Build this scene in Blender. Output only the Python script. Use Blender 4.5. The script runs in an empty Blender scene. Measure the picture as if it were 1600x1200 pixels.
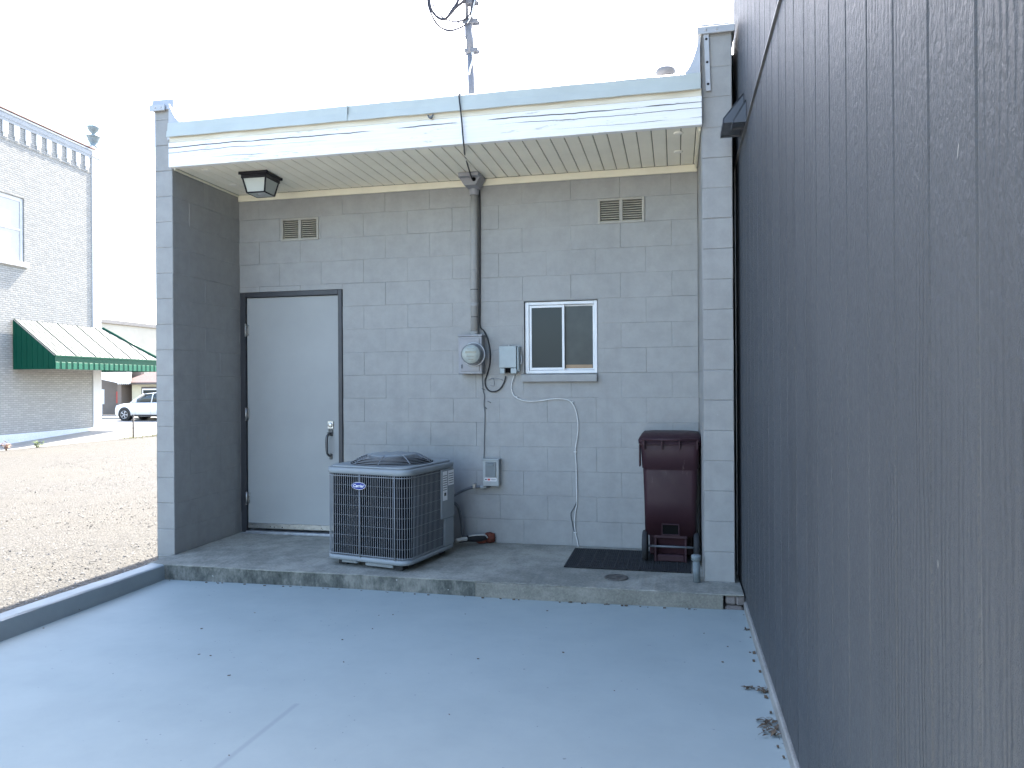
import bpy, bmesh, math, random
from mathutils import Vector, Matrix
import numpy as np
random.seed(7)
S = bpy.context.scene
COL = S.collection

# ------------------------------------------------------------------ camera
F, CX, CY = 1150.0, 800.0, 600.0                # in pixels of the 1600 x 1200 photograph
YAW, PITCH, ROLL = (math.radians(a) for a in (12.5487, 0.0176, -0.3662))
CAM = Vector((3.8904, -6.0257, 1.3353))
_f = Vector((-math.sin(YAW)*math.cos(PITCH), math.cos(YAW)*math.cos(PITCH), math.sin(PITCH)))
_r = Vector((math.cos(YAW), math.sin(YAW), 0)); _u = _r.cross(_f)
R2 = math.cos(ROLL)*_r + math.sin(ROLL)*_u
U2 = -math.sin(ROLL)*_r + math.cos(ROLL)*_u
cd = bpy.data.cameras.new('camera'); cam = bpy.data.objects.new('camera', cd); COL.objects.link(cam)
cd.sensor_width = 36; cd.lens = F/1600*36; cd.clip_end = 2000; cd.clip_start = 0.05
cam.matrix_world = Matrix(((R2.x, U2.x, -_f.x, CAM.x), (R2.y, U2.y, -_f.y, CAM.y), (R2.z, U2.z, -_f.z, CAM.z), (0, 0, 0, 1)))
S.camera = cam

# ------------------------------------------------------------------ light
SUN_EL, SUN_AZ = math.radians(46.0), math.radians(2.0)       # azimuth clockwise from +y
w = bpy.data.worlds.new("World"); S.world = w; w.use_nodes = True
nt = w.node_tree; bg = nt.nodes['Background']
sky = nt.nodes.new('ShaderNodeTexSky'); sky.sky_type = 'NISHITA'; sky.sun_disc = False
sky.sun_elevation = SUN_EL; sky.sun_rotation = SUN_AZ
sky.air_density = 1.0; sky.dust_density = 2.0; sky.ozone_density = 0.9
nt.links.new(sky.outputs[0], bg.inputs['Color']); bg.inputs['Strength'].default_value = 0.15
sl = bpy.data.lights.new('sun', 'SUN'); sl.energy = 4.0; sl.angle = math.radians(0.53); sl.color = (1.0, 0.92, 0.80)
so = bpy.data.objects.new('sun', sl); COL.objects.link(so)
so.rotation_euler = Vector((math.sin(SUN_AZ)*math.cos(SUN_EL), math.cos(SUN_AZ)*math.cos(SUN_EL), math.sin(SUN_EL))).to_track_quat('Z', 'Y').to_euler()
S.view_settings.view_transform = 'Standard'; S.view_settings.look = 'None'
S.view_settings.exposure = 2.68; S.view_settings.gamma = 1.0

# ------------------------------------------------------------------ helpers
def at(px, py, axis, val):
    d = _f + R2*((px-CX)/F) - U2*((py-CY)/F)
    t = (val - CAM[axis])/d[axis]
    return CAM + d*t

def wl(o):
    v = Vector((0, 0, 0))
    while o is not None:
        v += o.location; o = o.parent
    return v

class MB:
    def __init__(self): self.bm = bmesh.new(); self.smooth = False
    def _faces(self, fs):
        for f in fs: f.smooth = self.smooth
    def box(self, x0, x1, y0, y1, z0, z1, bev=0.0, seg=1):
        r = bmesh.ops.create_cube(self.bm, size=1.0)['verts']
        for v in r:
            v.co = Vector(((x0+x1)/2 + v.co.x*(x1-x0), (y0+y1)/2 + v.co.y*(y1-y0), (z0+z1)/2 + v.co.z*(z1-z0)))
        if bev > 0:
            es = {e for v in r for e in v.link_edges}
            bmesh.ops.bevel(self.bm, geom=list(es), offset=bev, segments=seg, profile=.5, affect='EDGES')
        return self
    def obox(self, c, ax, ay, az, bev=0.0):
        """box with half-axis vectors"""
        r = bmesh.ops.create_cube(self.bm, size=2.0)['verts']
        c, ax, ay, az = Vector(c), Vector(ax), Vector(ay), Vector(az)
        for v in r: v.co = c + ax*v.co.x + ay*v.co.y + az*v.co.z
        if bev > 0:
            es = {e for v in r for e in v.link_edges}
            bmesh.ops.bevel(self.bm, geom=list(es), offset=bev, segments=1, profile=.5, affect='EDGES')
        return self
    def face(self, pts):
        f = self.bm.faces.new([self.bm.verts.new(p) for p in pts]); f.smooth = self.smooth
        return self
    def prism(self, poly, vec):
        vec = Vector(vec); n = len(poly)
        a = [self.bm.verts.new(p) for p in poly]; b = [self.bm.verts.new(Vector(p)+vec) for p in poly]
        self.bm.faces.new(a); self.bm.faces.new(list(reversed(b)))
        for i in range(n):
            f = self.bm.faces.new([a[i], b[i], b[(i+1) % n], a[(i+1) % n]]); f.smooth = self.smooth
        return self
    def tube(self, pts, r, n=8, smooth_path=0, caps=True):
        pts = [Vector(p) for p in pts]
        rad = list(r) if isinstance(r, (list, tuple)) else [r]*len(pts)
        if smooth_path and len(pts) > 2:
            q, qr = [], []
            for i in range(len(pts)-1):
                p0 = pts[max(i-1, 0)]; p1 = pts[i]; p2 = pts[i+1]; p3 = pts[min(i+2, len(pts)-1)]
                for k in range(smooth_path):
                    t = k/smooth_path
                    q.append(.5*((2*p1) + (p2-p0)*t + (2*p0-5*p1+4*p2-p3)*t*t + (3*p1-p0-3*p2+p3)*t**3))
                    qr.append(rad[i]*(1-t)+rad[i+1]*t)
            q.append(pts[-1]); qr.append(rad[-1]); pts, rad = q, qr
        prev = None; up = None
        for i, p in enumerate(pts):
            d = (pts[min(i+1, len(pts)-1)] - pts[max(i-1, 0)])
            if d.length < 1e-9: d = Vector((0, 0, 1))
            d.normalize()
            if up is None:
                up = d.orthogonal().normalized()
            else:
                up = (up - d*up.dot(d)); up = up.normalized() if up.length > 1e-6 else d.orthogonal().normalized()
            sd = d.cross(up)
            ring = [self.bm.verts.new(p + (up*math.cos(2*math.pi*k/n) + sd*math.sin(2*math.pi*k/n))*rad[i]) for k in range(n)]
            if prev:
                for k in range(n):
                    f = self.bm.faces.new([prev[k], prev[(k+1) % n], ring[(k+1) % n], ring[k]]); f.smooth = True
            elif caps: self.bm.faces.new(list(reversed(ring)))
            prev = ring
        if caps: self.bm.faces.new(prev)
        return self
    def lathe(self, c, axis, prof, n=24, smooth=True, closed=True):
        """prof = [(dist along axis, radius)]"""
        c = Vector(c); d = Vector(axis).normalized(); u = d.orthogonal().normalized(); s = d.cross(u); prev = None
        for h, r in prof:
            if r < 1e-6: ring = [self.bm.verts.new(c + d*h)]
            else: ring = [self.bm.verts.new(c + d*h + (u*math.cos(2*math.pi*k/n)+s*math.sin(2*math.pi*k/n))*r) for k in range(n)]
            if prev:
                for k in range(n):
                    a = [prev[k % len(prev)], prev[(k+1) % len(prev)], ring[(k+1) % len(ring)], ring[k % len(ring)]]
                    a2 = []
                    for v in a:
                        if v not in a2: a2.append(v)
                    if len(a2) > 2:
                        f = self.bm.faces.new(a2); f.smooth = smooth
            prev = ring
        return self
    def build(self, name, mat, parent=None, local=False, recalc=True):
        if recalc: bmesh.ops.recalc_face_normals(self.bm, faces=self.bm.faces[:])
        me = bpy.data.meshes.new(name)
        if parent is not None and not local:
            off = wl(parent)
            for v in self.bm.verts: v.co -= off
        self.bm.to_mesh(me); self.bm.free()
        me.materials.append(mat)
        o = bpy.data.objects.new(name, me); COL.objects.link(o)
        if parent is not None: o.parent = parent
        return o

def tag(o, label=None, cat=None, group=None, kind=None):
    if label: o['label'] = label
    if cat: o['category'] = cat
    if group: o['group'] = group
    if kind: o['kind'] = kind
    return o
def thing(name, label, cat, loc=(0, 0, 0), rz=0.0, group=None):
    o = bpy.data.objects.new(name, None); COL.objects.link(o)
    o.location = loc; o.rotation_euler = (0, 0, rz); o.empty_display_size = .1
    return tag(o, label, cat, group)
def solo(o, label, cat, group=None):
    """give a one-mesh thing its origin at its base"""
    me = o.data
    c = [v.co for v in me.vertices]
    b = Vector((sum(v.x for v in c)/len(c), sum(v.y for v in c)/len(c), min(v.z for v in c)))
    for v in me.vertices: v.co -= b
    o.location = b
    return tag(o, label, cat, group)
def text_mesh(name, body, size, mat, parent, mtx, shear=0.0, ext=0.0006, bold=0.0):
    cu = bpy.data.curves.new(name, 'FONT'); cu.body = body; cu.size = size; cu.shear = shear; cu.extrude = ext; cu.offset = bold
    cu.align_x = 'CENTER'; cu.align_y = 'CENTER'
    t = bpy.data.objects.new(name+'_curve', cu); COL.objects.link(t)
    bpy.context.view_layer.update()
    me = bpy.data.meshes.new_from_object(t.evaluated_get(bpy.context.evaluated_depsgraph_get()))
    bpy.data.objects.remove(t)
    me.transform(mtx); me.materials.clear(); me.materials.append(mat)
    o = bpy.data.objects.new(name, me); COL.objects.link(o); o.parent = parent
    return o

# ------------------------------------------------------------------ materials
class NT:
    def __init__(self, name):
        self.m = bpy.data.materials.new(name); self.m.use_nodes = True
        self.t = self.m.node_tree; self.b = self.t.nodes['Principled BSDF']
        self.tc = self.t.nodes.new('ShaderNodeTexCoord')
        self.co = self.tc.outputs['Object']
    def n(self, kind, **kw):
        x = self.t.nodes.new('ShaderNode'+kind)
        for k, v in kw.items(): setattr(x, k, v)
        return x
    def l(self, a, b): self.t.links.new(a, b)
    def mapping(self, scale=(1, 1, 1), loc=(0, 0, 0), src=None, rot=(0, 0, 0)):
        x = self.n('Mapping'); x.inputs['Scale'].default_value = scale; x.inputs['Location'].default_value = loc
        x.inputs['Rotation'].default_value = rot
        self.l(src or self.co, x.inputs['Vector']); return x.outputs[0]
    def noise(self, scale, detail=4, rough=.55, vec=None, dist=0):
        x = self.n('TexNoise'); x.inputs['Scale'].default_value = scale; x.inputs['Detail'].default_value = detail
        x.inputs['Roughness'].default_value = rough; x.inputs['Distortion'].default_value = dist
        self.l(vec or self.co, x.inputs['Vector']); return x.outputs[0]
    def ramp(self, fac, stops, interp='LINEAR'):
        x = self.n('ValToRGB'); x.color_ramp.interpolation = interp
        e = x.color_ramp.elements
        while len(e) < len(stops): e.new(.5)
        for q, (p, c) in zip(e, stops):
            q.position = p; q.color = (c, c, c, 1) if not hasattr(c, '__len__') else (*c[:3], 1)
        self.l(fac, x.inputs[0]); return x.outputs[0]
    def math(self, op, a, b=None, c=None, clamp=False):
        x = self.n('Math', operation=op); x.use_clamp = clamp
        for i, v in enumerate((a, b, c)):
            if v is None: continue
            if hasattr(v, 'is_linked'): self.l(v, x.inputs[i])
            else: x.inputs[i].default_value = v
        return x.outputs[0]
    def mix(self, fac, a, b, mode='MIX'):
        x = self.n('Mix', data_type='RGBA', blend_type=mode)
        for s, v in ((x.inputs[0], fac), (x.inputs[6], a), (x.inputs[7], b)):
            if hasattr(v, 'is_linked'): self.l(v, s)
            elif hasattr(v, '__len__'): s.default_value = (*v[:3], 1)
            else: s.default_value = v
        return x.outputs[2]
    def bump(self, h, strength, dist=.01, prev=None):
        x = self.n('Bump'); x.inputs['Strength'].default_value = strength; x.inputs['Distance'].default_value = dist
        self.l(h, x.inputs['Height'])
        if prev is not None: self.l(prev, x.inputs['Normal'])
        return x.outputs[0]
    def out(self, color=None, rough=None, normal=None, metal=None, spec=None):
        for nm, v in (('Base Color', color), ('Roughness', rough), ('Normal', normal), ('Metallic', metal), ('Specular IOR Level', spec)):
            if v is None: continue
            s = self.b.inputs[nm]
            if hasattr(v, 'is_linked'): self.l(v, s)
            elif hasattr(v, '__len__'): s.default_value = (*v[:3], 1)
            else: s.default_value = v
        return self.m
    def xyz(self):
        x = self.n('SeparateXYZ'); self.l(self.co, x.inputs[0]); return x.outputs

def simple(name, c, rough=.5, metal=0.0, var=.15, vscale=6.0, bump=0.0, bscale=120.0, spec=.5):
    k = NT(name)
    n = k.noise(vscale, 5, .6)
    lo = tuple(x*(1-var) for x in c); hi = tuple(min(1, x*(1+var)) for x in c)
    col = k.ramp(n, [(.3, lo), (.7, hi)])
    nm = None
    if bump: nm = k.bump(k.noise(bscale, 3), bump, .002)
    rr = k.ramp(k.noise(vscale*3.1, 3), [(.3, max(.02, rough-.06)), (.7, min(1, rough+.08))])
    return k.out(col, rr, nm, metal, spec)

# painted concrete block: fine pitted bump, faint blotches, scuffs
def block_paint(name, c):
    k = NT(name)
    big = k.noise(1.3, 5, .6); mid = k.noise(9, 6, .65)
    col = k.ramp(big, [(.3, tuple(x*.9 for x in c)), (.7, tuple(x*1.07 for x in c))])
    col = k.mix(.35, col, k.ramp(mid, [(.35, tuple(x*.78 for x in c)), (.62, tuple(x*1.12 for x in c))]))
    sp = k.ramp(k.noise(34, 2, .5), [(.74, 0.0), (.78, 1.0)])
    col = k.mix(k.math('MULTIPLY', sp, .25), col, (.5, .5, .5))
    drip = k.noise(1.0, 4, .6, k.mapping((5.5, 5.5, .35)))
    col = k.mix(k.math('MULTIPLY', k.ramp(drip, [(.55, 0.0), (.75, 1.0)]), .16), col, tuple(x*.55 for x in c))
    nm = k.bump(k.noise(160, 4, .7), .35, .002)
    nm = k.bump(k.noise(22, 4, .6), .25, .006, nm)
    return k.out(col, .62, nm, None, .35)
M = {}
M['block'] = block_paint('block_paint', (.318, .319, .308))
M['block_side'] = M['block']
M['frame_dark'] = simple('dark_grey_paint', (.035, .037, .042), .45, bump=.1)
M['door'] = simple('grey_door_paint', (.335, .345, .338), .5, var=.06, vscale=1.6, bump=.12, bscale=60, spec=.25)
M['steel'] = simple('brushed_steel', (.55, .55, .54), .32, 1.0, var=.15, vscale=20)
M['handle'] = simple('dark_steel_handle', (.10, .105, .11), .35, .6, var=.2, vscale=20)
M['mast'] = simple('mast_steel', (.16, .165, .18), .6, 0, var=.15, vscale=18)
M['galv'] = simple('galvanised_steel', (.48, .50, .52), .42, .85, var=.2, vscale=18)
M['alu_white'] = simple('white_aluminium', (.72, .74, .75), .35, 0, var=.06)
M['pipe'] = simple('dull_galvanised_pipe', (.17, .20, .21), .7, .0, var=.25, vscale=25, bump=.2)
M['cream'] = simple('cream_trim_paint', (.80, .76, .60), .5, var=.06, bump=.1, bscale=80)
M['soffit'] = simple('cream_soffit', (.86, .82, .68), .5, var=.05, vscale=3)
M['soffit_dark'] = simple('soffit_groove', (.22, .20, .16), .8)
M['plug'] = simple('white_plug', (.88, .85, .74), .5, var=.04)
M['edge_metal'] = simple('grey_edge_metal', (.47, .51, .475), .5, .0, var=.07, vscale=2.5, bump=.06, bscale=9)
M['cap_metal'] = simple('pale_cap_metal', (.43, .435, .44), .42, .2, var=.1, vscale=8)
M['roofing'] = simple('roofing_membrane', (.55, .55, .55), .7, var=.15, bump=.3, bscale=60)
M['vent_paint'] = simple('tan_vent_paint', (.36, .345, .305), .55, var=.1)
M['vent_slat'] = simple('tan_louvre', (.44, .41, .34), .55, var=.12)
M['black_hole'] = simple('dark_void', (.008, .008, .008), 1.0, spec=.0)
M['box_grey'] = simple('painted_steel_box', (.275, .28, .295), .45, var=.1, vscale=9, bump=.08)
M['if_box'] = simple('pale_plastic_box', (.33, .38, .385), .42, var=.06, vscale=14)
M['disc_box'] = simple('disconnect_paint', (.36, .38, .37), .42, var=.08, vscale=20)
M['disc_cover'] = simple('disconnect_cover', (.15, .18, .19), .4, var=.08)
M['label_white'] = simple('white_sticker', (.80, .80, .80), .5, var=.03)
M['label_red'] = simple('red_print', (.55, .08, .06), .5, var=.03)
M['label_ink'] = simple('black_print', (.03, .03, .03), .5, var=.03)
M['wire_black'] = simple('black_cable', (.022, .023, .026), .5)
M['wire_grey'] = simple('grey_cable', (.11, .12, .13), .5)
M['wire_paint'] = simple('painted_cable', (.27, .28, .3), .55)
M['wire_white'] = simple('white_cable', (.62, .62, .60), .45, var=.1, vscale=30)
M['sky_wire'] = simple('weathered_cable', (.035, .033, .04), .6)
M['ac_paint'] = simple('ac_grey_paint', (.25, .275, .285), .55, .0, var=.06, vscale=5, bump=.05)
M['ac_wire'] = simple('ac_grille_wire', (.24, .255, .27), .5, .0, var=.06)
M['ac_coil'] = simple('ac_coil_fins', (.004, .0045, .006), .8, var=.0, vscale=3, spec=.1)
M['badge_blue'] = simple('badge_blue', (.012, .035, .22), .3, var=.05)
M['badge_white'] = simple('badge_white', (.8, .8, .8), .35, var=.03)
M['tread'] = simple('black_rubber', (.022, .023, .025), .75, var=.25, vscale=14, bump=.3, bscale=70)
M['clay'] = simple('red_foam_sealant', (.13, .034, .02), .85, var=.3, vscale=40, bump=.5, bscale=60)
M['copper'] = simple('pale_tape', (.5, .5, .47), .5, var=.2, vscale=40)
M['lamp_metal'] = simple('black_lamp_metal', (.013, .013, .018), .38, .3)
M['iron'] = simple('rusty_iron_cover', (.10, .095, .085), .7, .3, var=.35, vscale=40, bump=.5, bscale=60)

def glass_mat(name, tint, rough, alpha=None):
    k = NT(name); return k.out(tint, rough, k.bump(k.noise(5, 2), .04, .01), 0, .6)
k = NT('window_glass'); M['pane'] = k.out((.036, .046, .050), .14, k.bump(k.noise(7, 3), .06, .01), 0, .14)
k = NT('paler_window_glass'); M['pane_paler'] = k.out(k.ramp(k.noise(6, 4), [(.3, (.042, .052, .055)), (.7, (.066, .076, .078))]), .2, k.bump(k.noise(7, 3), .06, .01), 0, .2)  # right pane, slightly paler and rougher than the left
M['pane_frost'] = glass_mat('frosted_lamp_glass', (.42, .45, .42), .3)
k = NT('meter_glass'); k.b.inputs['Transmission Weight'].default_value = 1.0; k.b.inputs['IOR'].default_value = 1.3
M['meter_glass'] = k.out((.9, .95, .93), .04)
M['meter_face'] = simple('meter_face', (.60, .62, .58), .5, var=.1, vscale=30)
M['meter_dark'] = simple('meter_dark', (.06, .065, .06), .5)

# bin plastic
k = NT('maroon_bin_plastic')
c = k.ramp(k.noise(4, 5), [(.3, (.029, .0120, .0165)), (.7, (.041, .0172, .0230))])
scr = k.ramp(k.noise(1, 5, .7, k.mapping((30, 30, 5))), [(.66, 0.0), (.72, 1.0)])
c = k.mix(k.math('MULTIPLY', scr, .3), c, (.22, .16, .15))
M['bin'] = k.out(c, k.ramp(k.noise(20, 3), [(.3, .42), (.7, .58)]), k.bump(k.noise(220, 3), .12, .001), None, .3)

# fascia board: weathered white paint on wood, long splits along the grain
k = NT('weathered_white_fascia')
x, y, z = k.xyz()
wob = k.noise(1.0, 4, .6, k.mapping((1.3, 1, 1.0)))
wob2 = k.noise(1.0, 3, .6, k.mapping((7, 1, 2)))
def crack(z0, amp, wdt, mloc, thr):
    zz = k.math('SUBTRACT', z, k.math('ADD', z0-.5*amp-.004, k.math('MULTIPLY', k.math('ADD', wob, k.math('MULTIPLY', wob2, .12)), amp)))
    dist = k.math('ABSOLUTE', zz)
    mask = k.noise(1.0, 3, .6, k.mapping((.9, .1, .1), (mloc, 0, 0)))
    mm = k.ramp(mask, [(thr, 0.0), (thr+.08, 1.0)])
    wd = k.math('MULTIPLY', mm, wdt)
    return k.math('LESS_THAN', dist, wd)
cr = crack(3.205, .05, .0036, 3.1, .37)
cr = k.math('MAXIMUM', cr, crack(3.165, .06, .0020, 8.7, .45))
cr = k.math('MAXIMUM', cr, crack(3.105, .05, .0016, 14.2, .48))
grain = k.noise(1, 5, .65, k.mapping((2.2, 30, 55)))
flake = k.ramp(k.noise(1, 6, .7, k.mapping((5, 20, 34))), [(.60, 0.0), (.65, 1.0)])
base = k.ramp(grain, [(.3, (.78, .78, .75)), (.6, (.87, .87, .85))])
base = k.mix(k.math('MULTIPLY', flake, .55), base, (.42, .40, .36))
yel = k.ramp(k.math('ADD', z, k.math('MULTIPLY', wob2, .02)), [(0.0, 0.0), (1.0, 1.0)])
base = k.mix(cr, base, (.045, .04, .035))
hgt = k.math('SUBTRACT', grain, k.math('MULTIPLY', cr, 3.0))
M['fascia'] = k.out(base, .6, k.bump(hgt, .35, .004), None, .3)
k = NT('yellowed_white_board')
g = k.noise(1, 5, .65, k.mapping((3, 30, 50)))
M['fascia_top'] = k.out(k.ramp(g, [(.3, (.62, .57, .44)), (.62, (.76, .72, .60))]), .6, k.bump(g, .3, .003), None, .3)

# stained old concrete (porch slab)
def concrete(name, lo, hi, stain, amt, scale=1.0):
    k = NT(name)
    a = k.noise(1.1*scale, 6, .62); b = k.noise(7*scale, 7, .7); c3 = k.noise(55*scale, 4, .7)
    col = k.ramp(a, [(.3, lo), (.7, hi)])
    st = k.ramp(k.math('ADD', k.math('MULTIPLY', a, .55), k.math('MULTIPLY', b, .45)), [(.44, 1.0), (.58, 0.0)])
    col = k.mix(k.math('MULTIPLY', st, amt), col, stain)
    agg = k.ramp(k.noise(150, 2, .5), [(.64, 0.0), (.70, 1.0)])
    col = k.mix(k.math('MULTIPLY', agg, .25), col, (.45, .44, .41))
    col = k.mix(.35, col, k.ramp(c3, [(.3, tuple(v*.6 for v in lo)), (.7, tuple(min(1, v*1.25) for v in hi))]))
    nm = k.bump(k.noise(190, 3, .7), .35, .002); nm = k.bump(b, .25, .006, nm)
    return k.out(col, .85, nm, None, .25)
M['porch'] = concrete('old_porch_concrete', (.27, .268, .232), (.40, .388, .335), (.125, .13, .112), .85)
k = NT('mossy_step_concrete')
a = k.noise(1, 6, .68, k.mapping((7, 7, 4))); b = k.noise(1, 6, .75, k.mapping((26, 26, 14))); c3 = k.noise(1, 4, .6, k.mapping((1.6, 1.6, 1)))
q = k.math('ADD', k.math('MULTIPLY', a, .45), k.math('ADD', k.math('MULTIPLY', b, .35), k.math('MULTIPLY', c3, .3)))
col = k.ramp(q, [(.44, (.045, .050, .044)), (.54, (.11, .114, .10)), (.66, (.25, .243, .21))])
spot = k.ramp(k.noise(24, 1, .4), [(.76, 0.0), (.79, 1.0)])
col = k.mix(k.math('MULTIPLY', spot, .7), col, (.45, .44, .40))
M['step_face'] = k.out(col, .9, k.bump(b, .5, .006), None, .2)
M['step_old'] = concrete('pale_step_concrete', (.20, .19, .16), (.31, .295, .25), (.11, .11, .09), .6, 1.6)
M['footing'] = concrete('footing_concrete', (.26, .25, .23), (.37, .36, .33), (.16, .155, .14), .5, 1.5)
M['sidewalk'] = concrete('pale_sidewalk', (.26, .255, .24), (.34, .335, .31), (.2, .195, .185), .4, .5)
M['apron'] = concrete('bounce_apron_concrete', (.60, .58, .54), (.70, .68, .63), (.48, .46, .43), .4, .5)  # kept pale so the added slab throws more sunlight back
M['foundation'] = concrete('white_foundation', (.55, .57, .6), (.68, .70, .72), (.42, .44, .46), .5, .6)

# painted pad
k = NT('blue_grey_floor_paint')
x, y, z = k.xyz()
a = k.noise(.55, 5, .55); b = k.noise(3.0, 6, .65)
col = k.ramp(a, [(.3, (.288, .338, .335)), (.7, (.330, .380, .375))])
col = k.mix(.3, col, k.ramp(b, [(.35, (.262, .312, .312)), (.65, (.348, .398, .392))]))
# faint troweled scuff running toward the camera
p1 = at(465, 1098, 2, -.1); p2 = at(335, 1200, 2, -.1)
dx, dy = p2.x-p1.x, p2.y-p1.y; L = math.hypot(dx, dy)
dd = k.math('ABSOLUTE', k.math('ADD', k.math('MULTIPLY', k.math('SUBTRACT', x, p1.x), dy/L), k.math('MULTIPLY', k.math('SUBTRACT', y, p1.y), -dx/L)))
along = k.math('ADD', k.math('MULTIPLY', k.math('SUBTRACT', x, p1.x), dx/L), k.math('MULTIPLY', k.math('SUBTRACT', y, p1.y), dy/L))
sc = k.math('MULTIPLY', k.ramp(dd, [(.006, 1.0), (.018, 0.0)]), k.math('MULTIPLY', k.math('GREATER_THAN', along, 0.0), k.math('LESS_THAN', along, 2.2)))
col = k.mix(k.math('MULTIPLY', sc, .24), col, (.12, .145, .17))
speck = k.ramp(k.noise(42, 1, .5), [(.785, 0.0), (.80, 1.0)])
col = k.mix(k.math('MULTIPLY', speck, .5), col, (.09, .10, .11))
sw = k.noise(1, 4, .6, k.mapping((.9, 3.5, 1), rot=(0, 0, .5)))
rg = k.ramp(sw, [(.3, .62), (.7, .78)])
nm = k.bump(k.noise(260, 3, .7), .22, .0015); nm = k.bump(k.noise(5, 5, .6), .10, .006, nm)
M['pad'] = k.out(col, rg, nm, None, .22)
M['curb'] = simple('curb_paint', (.275, .312, .318), .55, var=.1, vscale=3, bump=.35, bscale=90)

# gravel
k = NT('pale_gravel')
v1 = k.n('TexVoronoi'); v1.inputs['Scale'].default_value = 42; k.l(k.co, v1.inputs['Vector'])
v2 = k.n('TexVoronoi'); v2.inputs['Scale'].default_value = 95; k.l(k.co, v2.inputs['Vector'])
gcol = k.ramp(v1.outputs['Color'], [(.1, (.042, .041, .038)), (.5, (.085, .083, .078)), (.9, (.145, .142, .135))])
g2 = k.ramp(v2.outputs['Color'], [(.1, (.048, .046, .043)), (.9, (.155, .151, .143))])
col = k.mix(.4, gcol, g2)
patch = k.noise(.35, 5, .6)
col = k.mix(k.ramp(patch, [(.4, 0.0), (.65, .45)]), col, (.105, .10, .088))
h = k.math('ADD', k.math('MULTIPLY', v1.outputs['Distance'], -1.0), k.math('MULTIPLY', v2.outputs['Distance'], -.5))
nm = k.bump(h, .7, .018); nm = k.bump(k.noise(2.5, 4), .4, .05, nm)
M['gravel'] = k.out(col, .9, nm, None, .2)
k = NT('gravel_stone')
oi = k.noise(9, 1, .5)
M['stone'] = k.out(k.ramp(oi, [(.3, (.07, .068, .063)), (.5, (.16, .156, .147)), (.7, (.28, .274, .262))]), .85, k.bump(k.noise(200, 3), .3, .002))
k = NT('asphalt')
M['asphalt'] = k.out(k.ramp(k.noise(3, 6, .65), [(.3, (.16, .16, .16)), (.7, (.22, .22, .215))]), .85, k.bump(k.noise(120, 2), .3, .004))

# dark grooved siding: embossed wood grain, satin paint
k = NT('charcoal_siding_paint')
g1 = k.noise(1, 6, .62, k.mapping((40, 26, 1.1)), .35)
g2 = k.noise(1, 5, .7, k.mapping((160, 110, 6)))
g3 = k.noise(75, 4, .65, k.mapping((1, 1.2, .6)))
swirl = k.n('TexWave', wave_type='BANDS', bands_direction='Y'); swirl.inputs['Scale'].default_value = 13.0
swirl.inputs['Distortion'].default_value = 9.0; swirl.inputs['Detail'].default_value = 3.0; swirl.inputs['Detail Scale'].default_value = 1.2
k.l(k.mapping((1, 1.0, .13)), swirl.inputs['Vector'])
streak = k.noise(1, 5, .6, k.mapping((4, 5, .3)))
x, y, z = k.xyz()
bid = k.math('FLOOR', k.math('MULTIPLY', k.math('ADD', y, 3.63-.56), 1/.2042))
wn = k.n('TexWhiteNoise', noise_dimensions='1D'); k.l(bid, wn.inputs['W'])
wv = wn.outputs['Value']
blot = k.noise(1.1, 5, .6)
col = k.ramp(streak, [(.3, (.059, .064, .070)), (.7, (.070, .076, .083))])
col = k.mix(.35, col, k.ramp(blot, [(.3, (.053, .058, .064)), (.7, (.083, .089, .095))]))
col = k.mix(k.math('MULTIPLY', wv, .22), col, (.056, .059, .063))
dust = k.ramp(k.noise(1, 5, .7, k.mapping((30, 22, 1.0))), [(.64, 0.0), (.80, 1.0)])
col = k.mix(k.math('MULTIPLY', dust, .12), col, (.17, .175, .18))
chip = k.ramp(k.noise(1, 2, .5, k.mapping((60, 46, 14))), [(.80, 0.0), (.815, 1.0)])
col = k.mix(k.math('MULTIPLY', chip, .7), col, (.34, .33, .31))
splash = k.math('MULTIPLY', k.ramp(k.math('ADD', z, k.math('MULTIPLY', k.noise(5, 4, .7), .35)), [(.0, 1.0), (.42, 0.0)]), .35)
col = k.mix(splash, col, (.13, .125, .115))
knot = k.n('TexWave', wave_type='RINGS', rings_direction='Z'); knot.inputs['Scale'].default_value = 7.0
knot.inputs['Distortion'].default_value = 6.0; knot.inputs['Detail'].default_value = 3.0
k.l(k.mapping((1, 1.6, .16)), knot.inputs['Vector'])
area = k.ramp(k.noise(1, 3, .6, k.mapping((1, 5, .9))), [(.42, 0.0), (.60, 1.0)])
hh = k.math('ADD', k.math('MULTIPLY', g1, .5), k.math('ADD', k.math('MULTIPLY', g2, .12), k.math('MULTIPLY', g3, .8)))
hh = k.math('ADD', hh, k.math('MULTIPLY', k.math('MULTIPLY', swirl.outputs['Color'], area), k.math('MULTIPLY', wv, .9)))
nm = k.bump(hh, .95, .009)
M['siding'] = k.out(col, k.ramp(g3, [(.3, .46), (.7, .60)]), nm, None, .15)
M['siding_groove'] = simple('groove_paint', (.165, .17, .168), .85, spec=.05)
M['flash'] = simple('siding_flashing', (.22, .22, .22), .4, .3)

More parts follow.
